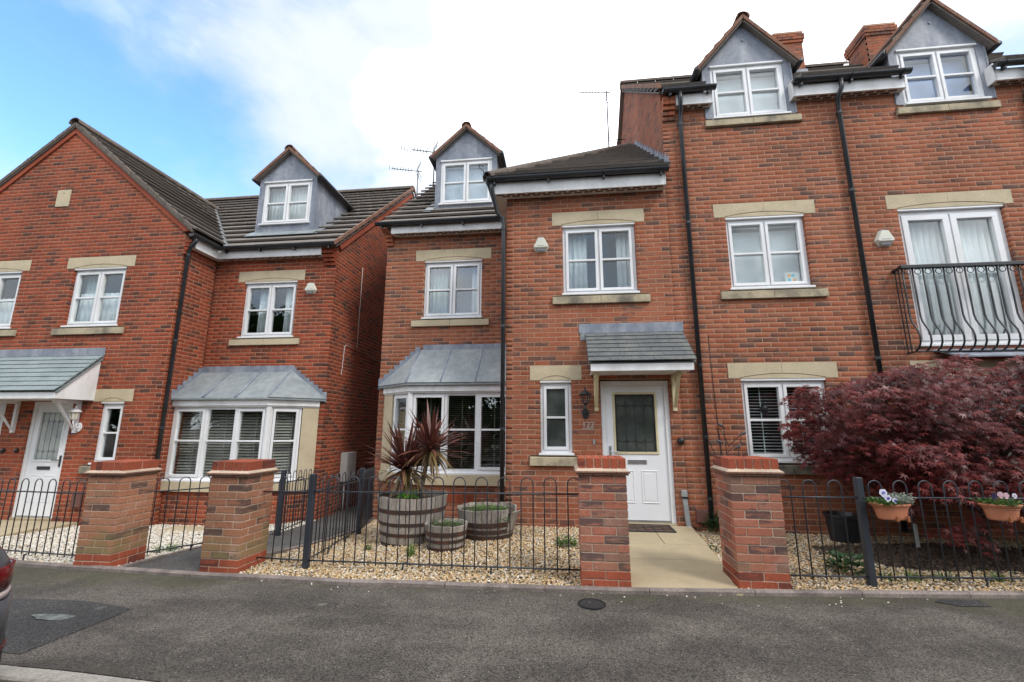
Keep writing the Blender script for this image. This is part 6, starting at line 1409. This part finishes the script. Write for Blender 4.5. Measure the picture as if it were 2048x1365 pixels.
mb = MB(); mb.box(-4.60, -4.46, 2.10, 2.52, .32, .90); cab = mb.build('cabinet_box', M['meter_white'], mc, bevel=.01); mb = MB(); mb.box(-4.459, -4.455, 2.14, 2.48, .36, .86); mb.build('cabinet_door', M['meter_white'], mc, bevel=.004)
mb = MB(); mb.tube([(-4.53, 2.2, .33), (-4.53, 2.2, -.3)], .02, 8); mb.build('pipe', M['meter_white'], mc, smooth=True)
M_ = M['white_cable']
def cable(label, pts, m, r=.006): mb = MB(); mb.tube(pts, r, 6); tag(mb.build('cable', m, smooth=True), label, 'cable')
cable('white cable running down the upper gable wall in the alley', [(-4.588, 2.46, 5.05), (-4.588, 2.45, 3.14)], M_, .007)
cable('white cable bent round low on the gable wall in the alley', [(-4.588, 2.30, 3.12), (-4.588, 1.95, 3.13), (-4.588, 1.89, 3.08), (-4.588, 1.84, 2.5), (-4.588, 1.83, 2.48)], M_, .007)
cable('black cable crossing the gable wall in the alley', [(-4.588, 2.30, 3.09), (-4.588, 3.3, 3.05), (-4.588, 5.0, 3.0)], M['iron'], .007)
cable('thin black wire running down the wall beside the tall downpipe', [(2.175, -.004, 2.78), (2.19, -.004, 1.9), (2.22, -.006, 1.02), (2.25, -.006, .4)], M['iron'], .0045)

# wire plant stand with metal birds
ws = thing('garden_stand', 'black wire garden stand with small metal birds beside the downpipe', 'ornament', (2.2, -.25, 0))
mb = MB(); Y_ = -.25
for a, b in (((2.06, Y_, 1.04), (2.35, Y_, 1.04)), ((2.06, Y_, 1.04), (1.97, Y_, 1.28)), ((2.35, Y_, 1.04), (2.42, Y_, 1.30)), ((2.14, Y_, 1.04), (2.11, Y_, 1.40)), ((2.21, Y_, 1.04), (2.19, Y_, 1.52)), ((2.21, Y_, 1.08), (2.37, Y_, 1.22)), ((2.25, Y_, 1.16), (2.20, Y_, 1.30)), ((2.20, Y_, 1.3), (2.15, Y_, 1.40)), ((2.26, Y_, 1.18), (2.41, Y_, 1.33)), ((2.06, Y_, 1.04), (2.10, Y_, 0)), ((2.35, Y_, 1.04), (2.31, Y_, 0)), ((2.02, Y_, 1.0), (2.09, Y_, .62))): mb.tube([a, b], .0055, 5)
mb.tube([(2.05, Y_, 1.04), (2.36, Y_, 1.04)], .009, 6); mb.build('wire_frame', M['iron'], ws)
M['verdigris'] = basic('grey_metal_bird', (.10, .095, .105), .5, (.06, .055, .06), 8, metal=.4)
for (x, z, d) in ((2.17, 1.44, -1), (2.13, 1.22, -1), (2.36, 1.15, 1), (2.44, 1.33, 1)):
    mb = MB(); mb.tube([(x-.045*d, Y_, z-.025), (x-.02*d, Y_, z), (x+.01*d, Y_, z+.012), (x+.035*d, Y_, z+.035), (x+.05*d, Y_, z+.03)], [.004, .014, .02, .013, .003], 8); mb.build('bird', M['verdigris'], ws, smooth=True)

# doormat
dm = thing('doormat', 'brown doormat with black rubber grid at door 122', 'doormat', (1.05, -.2, .016)); mb = MB(); mb.box(.72, 1.40, -.42, -.04, .05, .072); mb.build('coir_base', basic('coir', (.17, .095, .06), .95, (.12, .065, .04), 30, bmp=(90, .8, .01)), dm)
M['rubber'] = basic('black_rubber', (.018, .018, .018), .7)
mb = MB(); mb.box(.69, .72, -.45, -.01, .05, .080); mb.box(1.40, 1.43, -.45, -.01, .05, .080); mb.box(.72, 1.40, -.45, -.42, .05, .080); mb.box(.72, 1.40, -.04, -.01, .05, .080); mb.build('rubber_border', M['rubber'], dm, bevel=.004)
for k in range(1, 6): mb = MB(); x = .72+.68*k/6; mb.box(x-.006, x+.006, -.42, -.04, .0725, .080); mb.build('rubber_rib', M['rubber'], dm)
for k in range(1, 4): mb = MB(); y = -.42+.38*k/4; mb.box(.72, 1.40, y-.006, y+.006, .0735, .081); mb.build('rubber_rib', M['rubber'], dm)
# access cover in the pavement
ac = thing('access_cover', 'small round black access cover in the asphalt by the path pillar', 'cover', (.188, -2.842, 0)); mb = MB(); mb.lathe([(0, .008), (.096, .008), (.098, .004), (.098, -.01)], (.188, -2.842, 0), 30); mb.build('lid', M['rubber'], ac)
mb = MB(); mb.lathe([(.100, -.01), (.100, .010), (.112, .010), (.114, -.01)], (.188, -2.842, 0), 30); mb.build('rim', M['iron'], ac); mb = MB(); mb.lathe([(0, .0115), (.007, .0115), (.007, .007)], (.17, -2.82, 0), 10); mb.build('key_hole', M['chrome'], ac)

# ------------------------------------------------------------------ balcony railing
BX0, BX1 = 4.86, 6.78
bl = thing('balcony_railing', 'black iron bellied balcony railing with rings under the top rail', 'balcony', (5.8, -.16, 2.45))
mb = MB(); mb.box(BX0-.02, BX1+.02, -.195, -.125, 3.675, 3.725); mb.box(BX0-.02, BX0+.02, -.129, .0, 3.676, 3.709); mb.box(BX1-.02, BX1+.02, -.129, .0, 3.676, 3.709); mb.build('top_rail', M['iron'], bl, bevel=.004)
mb = MB(); mb.box(BX0, BX1, -.18, -.14, 2.455, 2.475); mb.box(BX0, BX0+.02, -.139, 0, 2.456, 2.474); mb.box(BX1-.02, BX1, -.139, 0, 2.456, 2.474); mb.build('bottom_rail', M['iron'], bl, bevel=.003)
prof = [(-.16, 3.676), (-.16, 3.3), (-.16, 2.98), (-.175, 2.90), (-.215, 2.82), (-.258, 2.74), (-.275, 2.66), (-.268, 2.58), (-.23, 2.51), (-.165, 2.472)]
mb = MB(); mb.tube([(0, y, z) for y, z in prof], .0115, 8); BAR = mb.mesh('baluster', M['iron'], True)
rm = MB(); rm.tube([(.041*math.cos(t), 0, .041*math.sin(t)) for t in np.linspace(0, 2*math.pi, 17)], .0065, 6, cap=False); RING = rm.mesh('ring', M['iron'], True)
nb_ = 15
for k in range(nb_):
    x = BX0+.01+(BX1-BX0-.02)*k/(nb_-1); place('baluster', BAR, bl, T(x, 0, 0))
    if k < nb_-1: place('ring', RING, bl, T(x+(BX1-BX0-.02)/(nb_-1)/2, -.16, 3.628))
for x in (BX0+.01, BX1-.01):
    mb = MB(); mb.tube([(x, -.02, 3.676), (x, -.02, 2.46)], .0085, 6); mb.build('baluster', M['iron'], bl)
    for y in (-.09,): mb = MB(); mb.tube([(x, y, 3.676), (x, y, 2.47)], .0085, 6); mb.build('baluster', M['iron'], bl)

# ------------------------------------------------------------------ television aerials
def aerial(label, base, h, az, bl_=.9, bracket_to=None, tilt=0.08):
    x, y, z = base; p = thing('tv_aerial', label, 'aerial', base); mb = MB(); mb.tube([(x, y, z-.15), (x, y, z+h)], .02, 8); mb.build('mast', M['alu'], p, smooth=True)
    d = Vector((math.cos(az), math.sin(az), -tilt)).normalized(); s = Vector((-d.y, d.x, 0)).normalized(); upv = s.cross(d) if s.cross(d).z > 0 else d.cross(s); c = Vector((x, y, z+h-.04))
    mb = MB(); mb.tube([c-d*.12, c+d*bl_], .014, 6); bo = mb.build('boom', M['alu'], p)
    for k in range(9):
        q = c+d*(.22+.085*k); ln = .15-.005*k; mb = MB(); mb.tube([q-s*ln, q+s*ln], .008, 5); mb.tube([q+upv*.0, q+upv*.03], .005, 5); mb.build('element', M['alu'], bo)
    for sg in (-1, 1):
        e = (upv*sg*.30-d*.16); q = c+d*.06; mb = MB(); mb.tube([q-s*.12, q+e-s*.12], .008, 5); mb.tube([q+s*.12, q+e+s*.12], .008, 5)
        for k in range(1, 5): mb.tube([q+e*(k/4)-s*.12, q+e*(k/4)+s*.12], .006, 5)
        mb.build('reflector', M['alu'], bo)
    if bracket_to:
        for dz in (.0, .25):
            mb = MB(); mb.tube([(x-.02, y, z+dz), (bracket_to[0], bracket_to[1], z+dz)], .012, 6); mb.build('wall_bracket', M['iron'], p)
        mb = MB(); mb.tube([((x+bracket_to[0])/2, (y+bracket_to[1])/2, z), ((x+bracket_to[0])/2, (y+bracket_to[1])/2, z+.25)], .01, 6); mb.build('wall_bracket', M['iron'], p)
    return p
aerial('grey television aerial on the roof slope of house 122 left of its dormer', (-3.45, 3.93, 7.85), 1.12, rad(205), .62)
aerial('grey television aerial standing on the ridge of the gabled house', (-4.56, 5.75, 8.35), 1.25, rad(205), .82)
aerial('grey television aerial bracketed to the tall gable above the hipped roof', (1.30, 3.88, 8.64), 1.74, rad(192), .75, (1.72, 3.88))

# ------------------------------------------------------------------ parked car at the kerb (rear corner shows)
M['car'] = basic('grey_car_paint', (.085, .090, .100), .30, (.080, .085, .095), 1.0, spec=.6, metal=.3)
M['car_trim'] = basic('car_black_trim', (.014, .014, .015), .6); M['lamp_red'] = basic('rear_lamp_red', (.13, .005, .006), .2, (.05, .003, .004), 9); M['lamp_clear'] = basic('rear_lamp_clear', (.45, .36, .34), .15); M['car_glass'] = basic('car_glass', (.010, .012, .013), .05)
CX, CYF, CZ = -3.035, -4.415, -.165        # rear face x, kerb side y, road level
car = thing('parked_car', 'dark grey car parked at the kerb with red rear lamp', 'car', (CX-2.2, CYF-.9, CZ))
def car_pt(x, y, z): return (CX-x, CYF-.9+y, CZ+z)
st = [  # x from the rear, half width, sill z, shoulder z, roof z, roof half width
 (.00, .66, .42, .80, .82, .60), (.03, .76, .34, .86, .90, .62), (.10, .83, .27, .89, 1.02, .60), (.25, .88, .22, .91, 1.22, .58), (.55, .90, .20, .92, 1.42, .57), (1.1, .90, .20, .93, 1.47, .58), (2.0, .90, .20, .93, 1.46, .59), (2.6, .90, .20, .92, 1.36, .58), (3.2, .895, .20, .90, 1.02, .62), (3.7, .87, .21, .84, .88, .60), (4.15, .78, .25, .70, .76, .56), (4.3, .64, .34, .60, .64, .5)]
def sect(s):
    x, hw, z0, zs, zr, rw = s; L_ = [(hw*.86, z0), (hw*.985, z0+.08), (hw, (z0+zs)/2), (hw*.985, zs-.06), (hw*.945, zs), (rw+(hw*.945-rw)*.5, zs+(zr-zs)*.55), (rw, max(zr-.05, zs+.004)), (rw*.8, max(zr-.008, zs+.006)), (0, zr+.008)]
    return [(x, y, z) for y, z in L_]+[(x, -y, z) for y, z in L_[::-1][1:]]
S_ = [sect(s) for s in st]; n_ = len(S_[0]); body, glass = MB(), MB()
body.v = [car_pt(*p) for s in S_ for p in s]
for i in range(len(S_)-1):
    for j in range(n_-1):
        f = (i*n_+j, i*n_+j+1, (i+1)*n_+j+1, (i+1)*n_+j); gl = j in (4, 5, n_-6, n_-7) and 2 <= i <= 7
        (glass if gl else body).f.append(f)
body.f += [tuple(range(n_)), tuple((len(S_)-1)*n_+k for k in range(n_))]; glass.v = list(body.v); body.a = [0]*len(body.f); glass.a = [0]*len(glass.f)
body.build('body', M['car'], car, smooth=True, center=False); glass.build('side_window', M['car_glass'], car, smooth=True, center=False)
def skin(x0, x1, z0, z1, name, m, side=1, off=.012, n=7, zt=None):
    """patch hugging the rear corner on the kerb side, from the rear face round to the flank"""
    mb = MB()
    def yw(x): return float(np.interp(x, [s[0] for s in st], [s[1] for s in st]))
    path_ = [(-.012-off*.5, .40), (-.012-off*.5, .60), (.0-off*.4, .70+off*.6)]+[(x, yw(x)+off) for x in np.linspace(.03, x1, n)]
    for k, (x, y) in enumerate(path_):
        for z in (z0, (z0+z1)/2, z1): mb.v.append(car_pt(x, y*side, z))
    for k in range(len(path_)-1):
        for j in range(2): mb.f.append((k*3+j, k*3+j+1, (k+1)*3+j+1, (k+1)*3+j))
    mb.a = [0]*len(mb.f); o = mb.build(name, m, car, smooth=True); md = o.modifiers.new('s', 'SOLIDIFY'); md.thickness = .02; md.offset = 0; return o
for sd_ in (1, -1):
    skin(0, .26, .715, .83, 'rear_lamp', M['lamp_red'], sd_, .004); skin(0, .20, .665, .698, 'reversing_lamp', M['lamp_clear'], sd_, .006); skin(0, .50, .43, .655, 'bumper', M['car'], sd_, .022)
    skin(0, .12, .385, .41, 'rear_reflector', M['lamp_red'], sd_, .034); skin(0, .45, .16, .428, 'lower_bumper', M['car_trim'], sd_, .024)
mb = MB(); mb.box(CX-.03, CX+.022, CYF-.9-.52, CYF-.9+.52, CZ+.20, CZ+.42); mb.build('diffuser', M['car_trim'], car, bevel=.02)
mb = MB(); mb.tube([car_pt(-.03, .48, .24), car_pt(.10, .48, .24)], .045, 14); mb.build('exhaust', M['chrome'], car, smooth=True)
for x in (.85, 3.42):
    for sd_ in (1, -1):
        mb = MB(); mb.lathe([(.20, -.09), (.31, -.095), (.325, -.07), (.325, .07), (.31, .095), (.20, .09)], (0, 0, 0), 32); mb.v = [car_pt(x+a, sd_*.83+c, .325+b) for a, b, c in mb.v]; wh = mb.build('wheel', M['rubber'], car, smooth=True)
        mb = MB(); mb.lathe([(.0, .05), (.05, .06), (.19, .05), (.21, .09), (.21, -.05), (0, -.04)], (0, 0, 0), 20); mb.v = [car_pt(x+a, sd_*(.83+c), .325+b) for a, b, c in mb.v]; mb.build('rim', M['chrome'], wh)

# ------------------------------------------------------------------ trees across the road: they show as dark reflections in the ground floor panes
M['far_leaf'] = leaf_mat('street_tree_leaf', (.030, .062, .018), (.055, .095, .028), .5, .25)
rt = random.Random(21)
def street_tree(label, x, y, h, r):
    t = thing('street_tree', label, 'tree', (x, y, 0), 'street trees across the road'); mb = MB(); mb.tube([(x, y, -.2), (x+.1, y, h*.25), (x, y+.1, h*.5), (x+.05, y, h*.8)], [.22, .17, .11, .04], 8)
    cl = []
    for i in range(46):
        a, q, v = rt.uniform(0, 6.283), rt.random()**.5, rt.random(); rr = r*(.55+.45*math.sin(math.pi*min(1, v*1.1+.05))); c = Vector((x+rr*q*math.cos(a), y+rr*q*math.sin(a), h*.04+v*h*.92)); cl.append(c)
        mb.tube([(x, y, max(.6, c.z-1.2)), tuple(c)], [.05, .01], 5)
    mb.build('trunk', M['bark'], t, smooth=True); V, F, A = [], [], []
    for c in cl:
        for k in range(85):
            p = c+Vector((rt.gauss(0, .42), rt.gauss(0, .42), rt.gauss(0, .36))); s = rt.uniform(.16, .30); d = Vector((rt.gauss(0, 1), rt.gauss(0, 1), rt.gauss(0, .6))).normalized(); e = d.orthogonal().normalized()*s*.6; b = len(V)
            V += [tuple(p-d*s), tuple(p+e), tuple(p+d*s), tuple(p-e)]; F.append((b, b+1, b+2, b+3)); A.append(rt.random())
    np_mesh('crown', np.array(V), np.array(F), M['far_leaf'], t, 'bc', A, kind='stuff')
for i, x in enumerate((-27, -21.5, -16.5, -11, -6.5, -1.5, 3, 8, 13, 18.5)):
    street_tree('leafy street tree across the road seen only as reflection in window panes', x+rt.uniform(-.6, .6), -19.5+rt.uniform(-.8, .8), rt.uniform(6.0, 8.0) if x > -13 else rt.uniform(8.5, 10), rt.uniform(2.5, 3.1))
for x in (-24, -18.5, -13.5, -9, -4, .8, 5.5, 10.5):
    street_tree('leafy street tree across the road seen only as reflection in window panes', x, -24, 8.5 if x > -11 else 10, 3.2)
